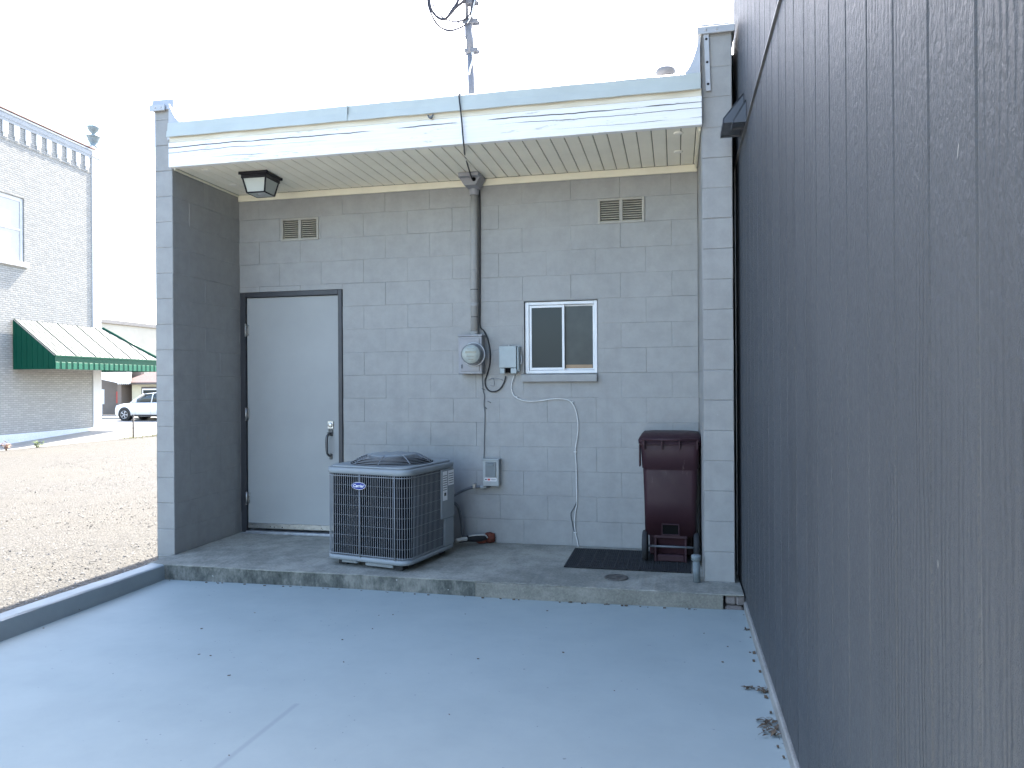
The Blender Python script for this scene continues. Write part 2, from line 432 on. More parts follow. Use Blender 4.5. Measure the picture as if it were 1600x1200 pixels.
# painted white brick
def brick_mat(name, c1, c2, mort, bw=.215, rh=.072):
    k = NT(name)
    x, y, z = k.xyz()
    cb = k.n('CombineXYZ'); k.l(k.math('ADD', y, k.math('MULTIPLY', x, 1.0)), cb.inputs[0]); k.l(z, cb.inputs[1])
    wv = k.n('VectorMath', operation='ADD'); k.l(cb.outputs[0], wv.inputs[0])
    nz = k.n('TexNoise'); nz.inputs['Scale'].default_value = 6; k.l(cb.outputs[0], nz.inputs['Vector'])
    sc = k.n('VectorMath', operation='SCALE'); sc.inputs['Scale'].default_value = .012; k.l(nz.outputs['Color'], sc.inputs[0]); k.l(sc.outputs[0], wv.inputs[1])
    br = k.n('TexBrick'); k.l(wv.outputs[0], br.inputs['Vector'])
    br.inputs['Color1'].default_value = (*c1, 1); br.inputs['Color2'].default_value = (*c2, 1); br.inputs['Mortar'].default_value = (*mort, 1)
    br.inputs['Scale'].default_value = 1.0; br.inputs['Brick Width'].default_value = bw; br.inputs['Row Height'].default_value = rh
    br.inputs['Mortar Size'].default_value = .011; br.inputs['Mortar Smooth'].default_value = .35
    gap = k.ramp(k.noise(1, 4, .7, k.mapping((3, 3, 14))), [(.58, 0.0), (.72, 1.0)])
    col = k.mix(k.math('MULTIPLY', k.math('MULTIPLY', gap, br.outputs['Fac']), .8), br.outputs['Color'], (.22, .21, .21))
    bh = k.n('TexNoise'); bh.inputs['Scale'].default_value = 7; k.l(cb.outputs[0], bh.inputs['Vector'])
    h = k.math('SUBTRACT', k.math('MULTIPLY', bh.outputs[0], .5), br.outputs['Fac'])
    nm = k.bump(h, .9, .012); nm = k.bump(k.noise(60, 3), .3, .004, nm)
    return k.out(col, .8, nm, None, .25)
M['white_brick'] = brick_mat('white_painted_brick', (.35, .345, .325), (.28, .277, .262), (.24, .237, .225))
M['white_stucco'] = simple('white_painted_trim', (.52, .52, .52), .7, var=.05, bump=.3, bscale=20)
M['grey_trim'] = simple('pale_grey_trim', (.25, .27, .29), .6, var=.08)
M['window_white'] = simple('white_blind', (.36, .36, .36), .4, var=.04)
M['urn'] = simple('patina_urn', (.20, .24, .25), .6, .2, var=.2, vscale=8)
M['red_line'] = simple('rusty_coping', (.32, .20, .16), .7)
def seam(name, c, rough=.4):
    return simple(name, c, rough, .0, var=.08, vscale=2, spec=.1)
M['green'] = seam('green_metal', (.006, .066, .042))
M['green_light'] = seam('pale_green_metal', (.035, .15, .095))
M['awn_top'] = seam('white_metal_roof', (.16, .172, .166), .7)
M['awn_rib'] = seam('awning_seam', (.035, .055, .05), .6)
M['beige'] = simple('beige_stucco', (.50, .455, .37), .8, var=.05, vscale=1, bump=.3, bscale=20)
M['beige_trim'] = simple('beige_coping', (.30, .27, .24), .7)
M['house_wall'] = simple('cream_siding', (.58, .54, .40), .8, var=.05)
M['shingle'] = simple('brown_shingles', (.16, .105, .095), .85, var=.25, vscale=12, bump=.6, bscale=25)
M['brown_trim'] = simple('brown_trim', (.10, .085, .08), .6)
M['brown_wall'] = simple('brown_panel', (.20, .165, .14), .8, var=.1, vscale=1)
M['car_white'] = simple('white_car_paint', (.74, .77, .80), .2, var=.02)
M['car_glass'] = glass_mat('car_glass', (.02, .03, .03), .05)
M['car_black'] = simple('black_car_trim', (.015, .015, .016), .5)
M['tyre'] = simple('tyre_rubber', (.018, .018, .018), .8)
M['rim'] = simple('alloy_rim', (.55, .55, .56), .3, .8)
M['lamp_lens'] = glass_mat('lamp_lens', (.5, .52, .55), .1)
M['tail_lens'] = simple('tail_lens', (.35, .01, .01), .2)
M['leaf_green'] = simple('weed_leaf', (.11, .16, .03), .6, var=.3, vscale=20)
M['dry_leaf'] = simple('dry_leaf', (.10, .07, .045), .8, var=.4, vscale=30)
M['dry_pink'] = simple('dry_weed', (.34, .22, .15), .8, var=.3, vscale=30)
M['post'] = simple('rusty_post', (.10, .085, .075), .7, var=.2, vscale=15)
M['broken'] = concrete('broken_concrete', (.14, .12, .115), (.25, .22, .20), (.07, .06, .06), .6, 4)

# ------------------------------------------------------------------ setting
PAD_Z = -0.10
def interp(v, xs, ys): return float(np.interp(v, xs, ys))
def hgt(x, y):
    lot = -.06 - .31*min(max(-x/13.9, 0), 1)
    alley = interp(y, [-60, 8, 13.5, 18.7, 21, 24, 26], [-.75, -.68, -.60, -.34, -.46, -.66, -.70])
    t = min(max((-13.90-x)/.18, 0), 1)
    h = lot*(1-t) + alley*t
    if y > 17: h = h*(1-min((y-17)/7, 1)) + (-.70)*min((y-17)/7, 1) if x > -14.0 else alley
    if x > -.02 and y > -23.9 and x < 14 and y < 14: h = -.45
    return h
xs = sorted(set([-700, -400, -200, -100, -60, -44, -36, -30, -26, -22, -20, -18.3, -16, -14.4, -14.09, -13.99, -13.9, -13.0] + [round(-12.5+.5*i, 2) for i in range(25)] + [-.3, -.03, -.01, 1, 2, 4, 6, 9, 13.9, 14.1, 20, 40, 100, 300, 700]))
ys = sorted(set([-700, -300, -100, -40, -25, -16, -24.1, -23.8, -12, -10] + [round(-9+.6*i, 2) for i in range(45)] + [13.98, 14.02, 18.2, 18.7, 19.2, 20, 21, 22, 23, 24, 25, 26, 30, 36, 45, 60, 100, 200, 400, 800]))
ys = sorted(set(ys))
def sheet(name, xs, ys, fn, mat, bumpy=0.0):
    m = MB(); m.smooth = True
    g = [[m.bm.verts.new((x, y, fn(x, y) + (random.uniform(-bumpy, bumpy) if -13.5 < x < -.3 and y < 17 else 0))) for y in ys] for x in xs]
    for i in range(len(xs)-1):
        for j in range(len(ys)-1):
            f = m.bm.faces.new([g[i][j], g[i+1][j], g[i+1][j+1], g[i][j+1]]); f.smooth = True
    return tag(m.build(name, mat), kind='structure')
sheet('ground', xs, ys, hgt, M['gravel'], .012)
sheet('alley_pavement', [-18.9, -18, -17, -16, -15, -14.25], [y for y in ys if -40 <= y <= 24], lambda x, y: hgt(-15, y)+.012, M['sidewalk'])
sheet('road', [-700, -200, -60, -40, -30, -20, -10, 0, 20, 100, 700], [24.0, 27, 30, 33.2], lambda x, y: -.685, M['asphalt'])
m = MB()
for y0 in (28.55, 28.85): m.box(-200, 200, y0, y0+.12, -.6848, -.680)
m.box(-200, 200, 25.6, 25.75, -.6848, -.680)
tag(m.build('road_markings', simple('faded_road_paint', (.55, .53, .45), .8, var=.15)), kind='structure')
m = MB(); m.box(-200, 200, 33.2, 36.4, -1.1, -.57, .02)
tag(m.build('far_pavement', M['sidewalk']), kind='structure')

# painted pad between the kerb and the dark wall
m = MB(); m.smooth = True
gx = [i*.35 for i in range(13)]
pv = [[m.bm.verts.new((x, y, PAD_Z - .012*(1-x/4.3) + .004*math.sin(x*2.1+y*1.3))) for y in [-5.0+.38*i for i in range(10)] + [-1.19]] for x in gx + [4.335]]
for i in range(len(pv)-1):
    for j in range(len(pv[0])-1):
        f = m.bm.faces.new([pv[i][j], pv[i+1][j], pv[i+1][j+1], pv[i][j+1]]); f.smooth = True
tag(m.build('painted_pad', M['pad']), kind='structure')
# added unseen pale slab behind the camera, bounces sunlight onto soffit and wall
m = MB(); m.box(.05, 4.31, -24, -5.005, -.5, PAD_Z+.002)
tag(m.build('bounce_apron', M['apron']), kind='structure')
# kerb
m = MB()
m.prism([(.135, -1.19, -.2), (.125, -1.19, -.006), (.112, -1.19, .002), (.012, -1.19, .004), (-.02, -1.19, -.008), (-.03, -1.19, -.2)], (0, -5.9, 0))
bmesh.ops.subdivide_edges(m.bm, edges=[e for e in m.bm.edges if abs(e.verts[0].co.y-e.verts[1].co.y) > 1], cuts=40)
for v in m.bm.verts:
    if v.co.z > -.1:
        v.co.x += .006*math.sin(v.co.y*3.1)+random.uniform(-.002, .002); v.co.z += .004*math.sin(v.co.y*2.3+1)+random.uniform(-.0015, .0015)
tag(m.build('kerb', M['curb']), kind='structure')
# porch slab with its step face
SL = thing('porch_slab', None, None); tag(SL, kind='structure')
m = MB(); m.box(-.02, 4.30, -1.195, .02, -.008, 0.0)
bmesh.ops.subdivide_edges(m.bm, edges=[e for e in m.bm.edges if abs(e.verts[0].co.x-e.verts[1].co.x) > 1], cuts=140)
bmesh.ops.bevel(m.bm, geom=[e for e in m.bm.edges if e.verts[0].co.y < -1.19 and e.verts[1].co.y < -1.19 and e.verts[0].co.z > -.01 and e.verts[1].co.z > -.01 and abs(e.verts[0].co.x-e.verts[1].co.x) > .001], offset=.005, segments=2, profile=.5, affect='EDGES')
for v in m.bm.verts:
    if v.co.y < -1.17: v.co += Vector((0, .006*math.sin(v.co.x*4.3)*math.sin(v.co.x*1.7)+random.uniform(-.0025, .0025), random.uniform(-.0025, .0005)))
m.build('slab_top', M['porch'], SL)
m = MB()
for i in range(34):
    a, b = .0+i*.07, .07+i*.07
m.box(-.01, 2.55, -1.194, -.6, -.30, -.0085)
m.build('step_face', M['step_face'], SL)
m = MB(); m.box(2.551, 4.175, -1.199, -.6, -.30, -.0085, .004)
m.build('step_face', M['step_old'], SL)
m = MB(); m.box(4.185, 4.30, -1.19, -1.0, -.30, -.075, .015); m.box(4.19, 4.255, -1.188, -1.06, -.07, -.010, .012); m.obox((4.272, -1.14, -.038), (.024, .008, 0), (-.01, .05, .004), (0, 0, .026), .006)
m.build('broken_corner', M['broken'], SL)

# ------------------------------------------------------------------ the block building
BB = thing('block_building', 'low grey painted concrete block building with a recessed back porch', 'building')
H8 = .2032
def cmu(mb, org, du, dn, L, z0, z1, phase, openings=(), blen=.4064, jw=.0040, g=.0030, end_in=True):
    """running-bond face: org + du*u + z, facing dn; phase(k) = first joint of course k"""
    org, du, dn = Vector(org), Vector(du), Vector(dn)
    P = lambda u, z, d: org + du*u + Vector((0, 0, z)) + dn*d
    k = int(math.floor(z0/H8))
    while k*H8 < z1 - 1e-4:
        za, zb = max(z0, k*H8), min(z1, (k+1)*H8)
        u = phase(k)
        while u > 0: u -= blen
        while u < L - 1e-4:
            ua, ub = max(0, u), min(L, u+blen); u += blen
            if ub-ua < .002: continue
            rects = [(ua, ub, za, zb)]
            for (oa, ob, pa, pb) in openings:
                nx = []
                for (a, b, c, d) in rects:
                    if oa >= b-1e-4 or ob <= a+1e-4 or pa >= d-1e-4 or pb <= c+1e-4: nx.append((a, b, c, d)); continue
                    if a < oa: nx.append((a, oa, c, d))
                    if ob < b: nx.append((ob, b, c, d))
                    a2, b2 = max(a, oa), min(b, ob)
                    if c < pa: nx.append((a2, b2, c, pa))
                    if pb < d: nx.append((a2, b2, pb, d))
                rects = nx
            dep = random.uniform(-.0012, .0012)
            for (a, b, c, d) in rects:
                if b-a < .004 or d-c < .004: continue
                ins = [jw*random.uniform(.55, 1.25) if abs(e-f) < 1e-4 else 0.0 for e, f in ((a, ua), (b, ub), (c, za), (d, zb))]
                gg = g*random.uniform(.5, 1.2)
                o = [P(a, c, -gg), P(b, c, -gg), P(b, d, -gg), P(a, d, -gg)]
                tw = [random.uniform(-.0006, .0006) for _ in range(4)]
                i4 = [P(a+ins[0], c+ins[2], dep+tw[0]), P(b-ins[1], c+ins[2], dep+tw[1]), P(b-ins[1], d-ins[3], dep+tw[2]), P(a+ins[0], d-ins[3], dep+tw[3])]
                ov = [mb.bm.verts.new(p) for p in o]; iv = [mb.bm.verts.new(p) for p in i4]
                mb.bm.faces.new(iv)
                for q in range(4): mb.bm.faces.new([ov[q], ov[(q+1) % 4], iv[(q+1) % 4], iv[q]])
        k += 1
    return mb
DOOR = (.010, 1.020, 0.0, 2.187); WIN = (2.655, 3.270, 1.418, 2.026)
VL = (.430, .795, 2.636, 2.836); VR = (3.277, 3.652, 2.638, 2.842)
m = MB()
cmu(m, (0, 0, 0), (1, 0, 0), (0, -1, 0), 4.068, -.02, 3.20, lambda k: (4.068 % .4064) - (.2032 if k % 2 == 0 else 0), [DOOR, WIN, VL, VR])
# reveals
for (a, b, c, d), dp in ((DOOR, .12), (WIN, .16), (VL, .08), (VR, .08)):
    m.face([(a, -.001, c), (a, dp, c), (a, dp, d), (a, -.001, d)]); m.face([(b, -.001, c), (b, dp, c), (b, dp, d), (b, -.001, d)])
    m.face([(a, -.001, d), (b, -.001, d), (b, dp, d), (a, dp, d)]); m.face([(a, -.001, c), (b, -.001, c), (b, dp, c), (a, dp, c)])
m.build('back_wall', M['block'], BB, recalc=False)
def wing(x0, x1, ztop, y0, inner):
    m = MB()
    cmu(m, (x0, y0, 0), (1, 0, 0), (0, -1, 0), x1-x0, -.02 if inner < 0 else -.02, ztop, lambda k: 0.0, (), jw=.005, g=.005)
    cmu(m, (x0, 9, 0), (0, -1, 0), (-1, 0, 0), 9-y0, -.3, ztop, lambda k: (9-y0) % .4064 - (.2032 if k % 2 else 0))
    cmu(m, (x1, y0, 0), (0, 1, 0), (1, 0, 0), 9-y0, -.02, ztop, lambda k: .2032 if k % 2 else 0.0)
    m.box(x0+.005, x1-.005, y0+.005, 9, -.3, ztop-.002)
    return m.build('side_wall', M['block_side'], BB, recalc=False)
wing(-.155, .004, 3.57, -.912, 1)
wing(4.070, 4.268, 3.70, -.915, -1)
m = MB(); m.box(-.14, 4.25, 8.8, 9.0, -.3, 3.5); m.build('front_wall', M['block'], BB)
# roof, edge metal
m = MB(); m.box(.008, 4.066, -.90, 8.8, 3.22, 3.385); m.build('roof', M['roofing'], BB)
m = MB()
prof = [(-.985, 3.285), (-.992, 3.287), (-.985, 3.335), (-.978, 3.338), (-.972, 3.400), (-.955, 3.413), (-.80, 3.41), (-.80, 3.388), (-.96, 3.388), (-.965, 3.30)]
nseg = 34
for i in range(nseg):
    xa, xb = .010+i*(4.054/nseg), .010+(i+1)*(4.054/nseg)
    w0 = .0022*math.sin(i*1.7); w1 = .0022*math.sin((i+1)*1.7)
    for j in range(len(prof)-1):
        (ya, za), (yb, zb) = prof[j], prof[j+1]
        m.face([(xa, ya+w0, za+w0), (xb, ya+w1, za+w1), (xb, yb+w1, zb+w1), (xa, yb+w0, zb+w0)])
m.box(1.535, 1.5385, -.9945, -.975, 3.288, 3.40)
bmesh.ops.remove_doubles(m.bm, verts=m.bm.verts[:], dist=.0003)
edge = m.build('roof_edge', M['edge_metal'], BB)
# turned-up flashing at both ends of the roof edge
for sx, x0, zt in ((1, .012, 3.56), (-1, 4.062, 3.66)):
    m = MB(); m.smooth = True; n = 10; rows = []
    for i in range(n+1):
        t = i/n; dx = .13*t; z = 3.405 + (zt-3.405)*(1-t)**2.2
        rows.append(((x0+sx*dx, -.962+.01*t, z), (x0+sx*dx, -.55, z+.02), (x0+sx*dx, -.968+.006*t, 3.30)))
    for a, b in zip(rows, rows[1:]):
        m.face([a[0], b[0], b[1], a[1]]); m.face([a[2], b[2], b[0], a[0]])
    m.build('corner_flashing', M['cap_metal'], BB)
# fascia boards and soffit
m = MB(); m.box(.013, 4.072, -.97, -.925, 3.055, 3.247, .004, 2)
fa = m.build('fascia', M['fascia'], BB)
m = MB(); m.box(.016, 4.070, -.964, -.925, 3.2485, 3.300, .003); m.build('drip_board', M['fascia_top'], fa)
m = MB(); m.box(.012, 4.064, -.924, -.001, 3.086, 3.10); m.build('soffit_backing', M['soffit_dark'], BB)
m = MB(); xx = .02
while xx < 4.06:
    m.box(xx, min(xx+.0945, 4.062), -.9235, -.0215, 3.070, 3.083, .003); xx += .1005
sf = m.build('soffit', M['soffit'], BB)
for (px, py) in ((1060, 208), (1060, 237), (322, 266), (364, 289)):
    p = at(px, py, 2, 3.069)
    m = MB(); m.lathe((p.x, p.y, 3.0705), (0, 0, -1), [(0, .034), (.004, .034), (.007, .027), (.0075, 0)], 20); m.build('soffit_plug', M['plug'], sf)
m = MB(); m.box(.006, 4.066, -.021, -.004, 3.012, 3.0695, .004); m.box(.006, .02, -.90, -.022, 3.052, 3.069, .003); m.box(4.050, 4.066, -.90, -.022, 3.035, 3.069, .003)
m.build('trim_board', M['cream'], BB)
# wing caps with screwed strips
def cap(x0, x1, zb, zt, strip_x, strip_z0, lean):
    m = MB(); m.prism([(x0-.022, -.93, zb), (x1+.022, -.93, zb), (x1+.016, -.915, zt), (x0-.012, -.915, zt+.004)], (0, 9.9, 0))
    c = m.build('wall_cap', M['cap_metal'], BB)
    m = MB(); m.box(x0-.026, x1-.045 if lean > 0 else x1+.02, -.942, -.932, zb-.012, zb+.038, .003)
    for xx in (x0+.03, (x0+x1)/2): m.lathe((xx, -.942, zb+.013), (0, -1, 0), [(0, .009), (.003, .007), (.004, 0)], 10)
    m.build('cap_strip', M['cap_metal'], c)
    m = MB()
    a, b = Vector((strip_x, -.926, strip_z0)), Vector((strip_x+lean, -.926, zb-.005))
    m.obox((a+b)/2, (.017, 0, 0), (0, .005, 0), (b-a)/2, .002)
    s = m.build('termination_bar', M['cap_metal'], c)
    for t in (.12, .5, .9):
        p = a.lerp(b, t); m = MB(); m.lathe((p.x, -.931, p.z), (0, -1, 0), [(0, .009), (.003, .007), (.004, 0)], 10); m.build('screw', M['lamp_metal'], s)
cap(-.155, .004, 3.532, 3.612, -.012, 3.285, .03)
cap(4.070, 4.268, 3.682, 3.74, 4.115, 3.29, -.012)

# door
fr = MB()
fr.box(.012, .066, -.012, .10, .0, 2.183, .004); fr.box(.978, 1.018, -.012, .10, .0, 2.183, .004); fr.box(.066, .978, -.012, .10, 2.139, 2.183, .003)
dfr = fr.build('door_frame', M['frame_dark'], BB)
m = MB(); m.box(.070, .975, .012, .056, .038, 2.136, .003); dr = m.build('door', M['door'], BB)
m = MB(); m.box(.072, .973, .004, .0115, .043, .088, .002); m.build('door_sweep', M['steel'], dr)
m = MB(); m.box(.066, .978, -.03, .09, .001, .022, .006); m.box(.03, 1.0, -.05, -.031, .001, .010, .003); m.build('threshold', M['galv'], dfr)
for py in (516, 647, 778):
    p = at(381, py, 1, -.012)
    m = MB(); m.tube([(.068, -.010, p.z-.055), (.068, -.010, p.z+.055)], .0075, 10)
    for q in (-.055, -.018, .018, .055): m.lathe((.068, -.010, p.z+q-.002), (0, 0, 1), [(0, .0085), (.004, .0085)], 10)
    m.box(.0665, .092, .0065, .0118, p.z-.05, p.z+.05); m.build('hinge', M['steel'], dr)
p = at(516, 664, 1, 0.0); px_ = p.x
m = MB(); m.box(px_-.029, px_+.029, .002, .0118, p.z-.035, p.z+.035, .004); m.lathe((px_, .002, p.z), (0, -1, 0), [(0, .022), (.010, .020), (.012, .012), (.012, 0)], 20); m.box(px_-.003, px_+.003, -.0108, -.0098, p.z-.008, p.z+.008)
m.build('deadbolt', M['steel'], dr)
pt, pb = at(515, 676, 1, 0.0), at(514, 714, 1, 0.0)
m = MB(); m.box(px_-.022, px_+.022, .003, .0118, pt.z-.03, pt.z+.028, .004); m.box(px_-.014, px_+.014, .003, .0118, pb.z-.022, pb.z+.03, .004)
m.tube([(px_, .008, pt.z-.01), (px_-.004, -.028, pt.z-.014), (px_-.010, -.05, pt.z-.05), (px_-.008, -.05, pb.z+.05), (px_, -.03, pb.z+.015), (px_, .008, pb.z+.008)], [.008, .010, .012, .011, .009, .007], 10, 5)
m.box(px_-.014, px_+.012, -.045, .0, pt.z-.004, pt.z+.004, .002)
m.build('pull_handle', M['handle'], dr)

# window
m = MB()
a, b, c, d = .0+WIN[0]+.006, WIN[1]-.006, WIN[2]+.004, WIN[3]-.006
for (x0, x1, z0, z1) in ((a, a+.032, c, d), (b-.026, b, c, d), (a+.032, b-.026, c, c+.028), (a+.032, b-.026, d-.026, d)): m.box(x0, x1, .018, .085, z0, z1, .003)
wf = m.build('window', M['alu_white'], BB)
mid = a+.318
for (x0, x1, yy) in ((a+.034, mid+.012, .028), (mid-.008, b-.028, .050)):
    m = MB(); z0, z1 = c+.030, d-.028; t = .020 if yy < .04 else .012
    for (q0, q1, r0, r1) in ((x0, x0+t, z0, z1), (x1-t, x1, z0, z1), (x0+t, x1-t, z0, z0+t), (x0+t, x1-t, z1-t, z1)): m.box(q0, q1, yy, yy+.018, r0, r1, .002)
    m.build('sash', M['alu_white'], wf)
    m = MB(); m.box(x0+t-.002, x1-t+.002, yy+.007, yy+.011, z0+t-.002, z1-t+.002); m.build('pane', M['pane'] if yy < .04 else M['pane_paler'], wf)
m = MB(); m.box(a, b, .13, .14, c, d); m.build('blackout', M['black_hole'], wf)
m = MB(); m.box(mid+.02, b-.045, .0535, .0565, c+.043, c+.072); m.build('wood_stop', simple('bare_wood', (.34, .24, .15), .7), wf)
m = MB(); m.box(2.636, 3.266, -.045, -.003, 1.353, 1.414, .006, 2); m.build('window_sill', M['block'], BB)

# wall vents
for V in (VL, VR):
    x0, x1, z0, z1 = V; mx = (x0+x1)/2
    m = MB()
    for (q0, q1, r0, r1) in ((x0, x0+.020, z0, z1), (x1-.020, x1, z0, z1), (mx-.014, mx+.014, z0+.018, z1-.018), (x0+.020, x1-.020, z0, z0+.018), (x0+.020, x1-.020, z1-.018, z1)): m.box(q0, q1, -.009, .03, r0, r1, .002)
    vt = m.build('wall_vent', M['vent_paint'], BB)
    m = MB(); m.box(x0, x1, .06, .07, z0, z1); m.build('vent_screen', M['black_hole'], vt)
    for (q0, q1) in ((x0+.020, mx-.014), (mx+.014, x1-.020)):
        m = MB(); n = 9; hh = (z1-z0-.036)/n
        for i in range(n):
            zz = z0+.018+hh*(i+.5)
            m.obox(((q0+q1)/2, .014, zz), ((q1-q0)/2-.001, 0, 0), (0, .011, .006), (0, -.0012, .0022))
        m.build('louvre', M['vent_slat'], vt)
# roof vent cap peeking over the edge
p = at(1040, 112, 1, .1)
m = MB(); m.lathe((p.x, .1, 3.38), (0, 0, 1), [(0, .075), (.02, .06), (p.z-3.38-.03, .045), (p.z-3.38-.03, .07), (p.z-3.38, .082), (p.z-3.38+.02, .07), (p.z-3.38+.03, .03), (p.z-3.38+.03, 0)], 20)
m.build('roof_vent', M['mast'], BB)
# eye hook on the fascia
p = at(674, 184, 1, -.972)
m = MB(); m.tube([(p.x, -.968, p.z), (p.x, -.99, p.z)], .006, 8); m.tube([(p.x-.02, -.99, p.z+.014), (p.x-.008, -.992, p.z-.006), (p.x+.006, -.992, p.z-.008), (p.x+.018, -.99, p.z+.016)], .006, 8, 4)
m.build('fascia_hook', M['wire_grey'], BB)

# ------------------------------------------------------------------ things fixed to the porch
# ceiling lantern
p = at(412, 268, 2, 3.069)
LX, LY = .575, -.575
LT = thing('porch_light', 'black square ceiling lantern with frosted panes under the porch soffit', 'light', (LX, LY, 2.90), .02)
hw, hb, z1, z0 = .112, .078, .142, .012
m = MB(); m.box(-hw-.008, hw+.008, -hw-.008, hw+.008, .142, .169, .006); m.box(-hw, hw, -hw, hw, .116, .1415, .003)
for sx in (-1, 1):
    for sy in (-1, 1):
        m.tube([(sx*(hw-.008), sy*(hw-.008), .13), (sx*hb, sy*hb, .006)], .007, 6)
        m.lathe((sx*(hw+.004), sy*(hw+.004), .155), (sx, sy, 0), [(0, .012), (.012, .012), (.014, 0)], 10)
for (ax, ay, bx, by) in ((-hb, -hb, hb, -hb), (hb, -hb, hb, hb), (hb, hb, -hb, hb), (-hb, hb, -hb, -hb)): m.tube([(ax, ay, .006), (bx, by, .006)], .006, 6)
m.build('lamp_frame', M['lamp_metal'], LT, local=True)
for q in range(4):
    c_, s_ = round(math.cos(q*math.pi/2)), round(math.sin(q*math.pi/2))
    R = lambda x, y: (x*c_-y*s_, x*s_+y*c_)
    m = MB(); t, b2 = hw-.010, hb-.002
    P8 = [(*R(-t, -t), .129), (*R(t, -t), .129), (*R(b2, -b2), .008), (*R(-b2, -b2), .008)]
    m.prism(P8, (-s_*0-(-s_)*.0, 0, 0.0) if False else Vector((*R(0, .003), 0)))
    m.build('glass_pane', M['pane_frost'], LT, local=True)
m = MB(); m.box(-hb+.004, hb-.004, -hb+.004, hb-.004, .003, .007); m.build('bottom_pane', M['pane_frost'], LT, local=True)
m = MB(); m.lathe((0, 0, .004), (0, 0, -1), [(0, .036), (.006, .034), (.008, .022), (.006, .02), (.012, .008), (.012, 0)], 20); m.build('finial', M['steel'], LT, local=True)

# electric meter with its riser
EM = thing('electric_meter', 'grey electric meter box with round glass meter and tall riser pipe', 'meter', (2.215, 0, 1.42))
m = MB(); m.box(2.117, 2.318, -.112, -.004, 1.424, 1.735, .004); m.box(2.112, 2.323, -.118, -.004, 1.7355, 1.752, .003); m.box(2.135, 2.30, -.120, -.1125, 1.445, 1.72, .003)
mb_ = m.build('meter_box', M['box_grey'], EM)
mc = at(740, 554, 1, -.12); MX, MZ = mc.x+.006, mc.z
m = MB(); m.lathe((MX, -.1205, MZ), (0, -1, 0), [(0, .098), (.012, .098), (.018, .088), (.03, .083), (.03, .0)], 36); m.build('meter_socket', M['box_grey'], EM)
m = MB(); m.lathe((MX, -.134, MZ), (0, -1, 0), [(0, .094), (.004, .0985), (.012, .0985), (.016, .093)], 40); m.build('meter_ring', M['alu_white'], EM)
m = MB(); m.lathe((MX, -.150, MZ), (0, -1, 0), [(0, .078), (.07, .074), (.07, 0)], 32); mt = m.build('meter_body', M['box_grey'], EM)
m = MB(); m.lathe((MX, -.2205, MZ), (0, -1, 0), [(0, .071), (.004, .071), (.004, 0)], 32)
mf = m.build('meter_face', M['meter_face'], mt)
m = MB(); m.box(MX-.045, MX+.045, -.2285, -.2248, MZ+.008, MZ+.026, .001); m.box(MX-.03, MX+.03, -.2275, -.2248, MZ+.038, MZ+.044); m.box(MX-.035, MX+.03, -.2275, -.2248, MZ-.02, MZ-.015); m.box(MX-.02, MX+.02, -.2275, -.2248, MZ-.045, MZ-.040); m.build('register', M['vent_slat'], mf)
m = MB(); m.lathe((MX, -.151, MZ), (0, -1, 0), [(0, .084), (.085, .081), (.096, .070), (.099, .04), (.099, 0)], 36); m.build('glass_cover', M['meter_glass'], EM)
m = MB(); m.tube([(2.15, -.121, 1.50), (2.15, -.132, 1.497), (2.15, -.13, 1.47)], .004, 6); m.build('seal_tag', M['wire_grey'], EM)
m = MB(); m.tube([(2.237, -.045, 1.752), (2.240, -.045, 2.4), (2.245, -.045, 3.0)], .0315, 20)
for zz in (1.752, 1.995, 2.27): m.lathe((2.238, -.045, zz), (0, 0, 1), [(0, .0355), (.028, .0355), (.03, .031)], 20)
rs = m.build('riser_pipe', M['block'], EM)
for zz in (1.90, 2.13):
    m = MB(); m.lathe((2.239, -.045, zz), (0, 0, 1), [(0, .0325), (.006, .0325)], 20); m.build('pipe_band', M['frame_dark'], rs)
m = MB(); wz = 2.985
m.prism([(2.155, -.20, 3.068), (2.34, -.20, 3.068), (2.34, -.20, 3.045), (2.30, -.20, 2.975), (2.20, -.20, 2.975), (2.155, -.20, 3.045)], (0, .155, 0))
m.prism([(2.155, -.2005, 3.066), (2.34, -.2005, 3.066), (2.33, -.25, 3.066), (2.165, -.25, 3.066), (2.155, -.24, 3.05)][:4], (0, 0, -.03))
m.lathe((2.243, -.045, 2.975), (0, 0, 1), [(-.05, .038), (.0, .044), (.01, .05)], 18)
wh = m.build('weatherhead_box', M['box_grey'], EM)
m = MB(); m.lathe((2.285, -.2005, 3.018), (0, -1, 0), [(0, .016), (.006, .016), (.006, .009), (.001, .008), (.001, 0)], 16); m.build('cable_hole', M['black_hole'], wh)

# service drop cable over the roof edge
q0 = at(718, 147, 1, -.972); pts = [(1.75, 1.45, 3.392), (2.0, .4, 3.392), (q0.x-.05, -.7, 3.392), (q0.x-.004, -.93, 3.412), (q0.x, -.966, 3.418), (q0.x+.004, -.997, 3.38), at(721, 185, 1, -1.0), at(723, 210, 1, -.995), at(725, 229, 1, -.99), at(727, 245, 1, -.60) + Vector((0, 0, 0)), (2.275, -.23, 3.02), (2.285, -.203, 3.018)]
m = MB(); m.tube(pts, .0055, 8, 5); solo(m.build('service_cable', M['wire_black']), 'thin black cable hanging over the white fascia down to the riser box', 'cable')

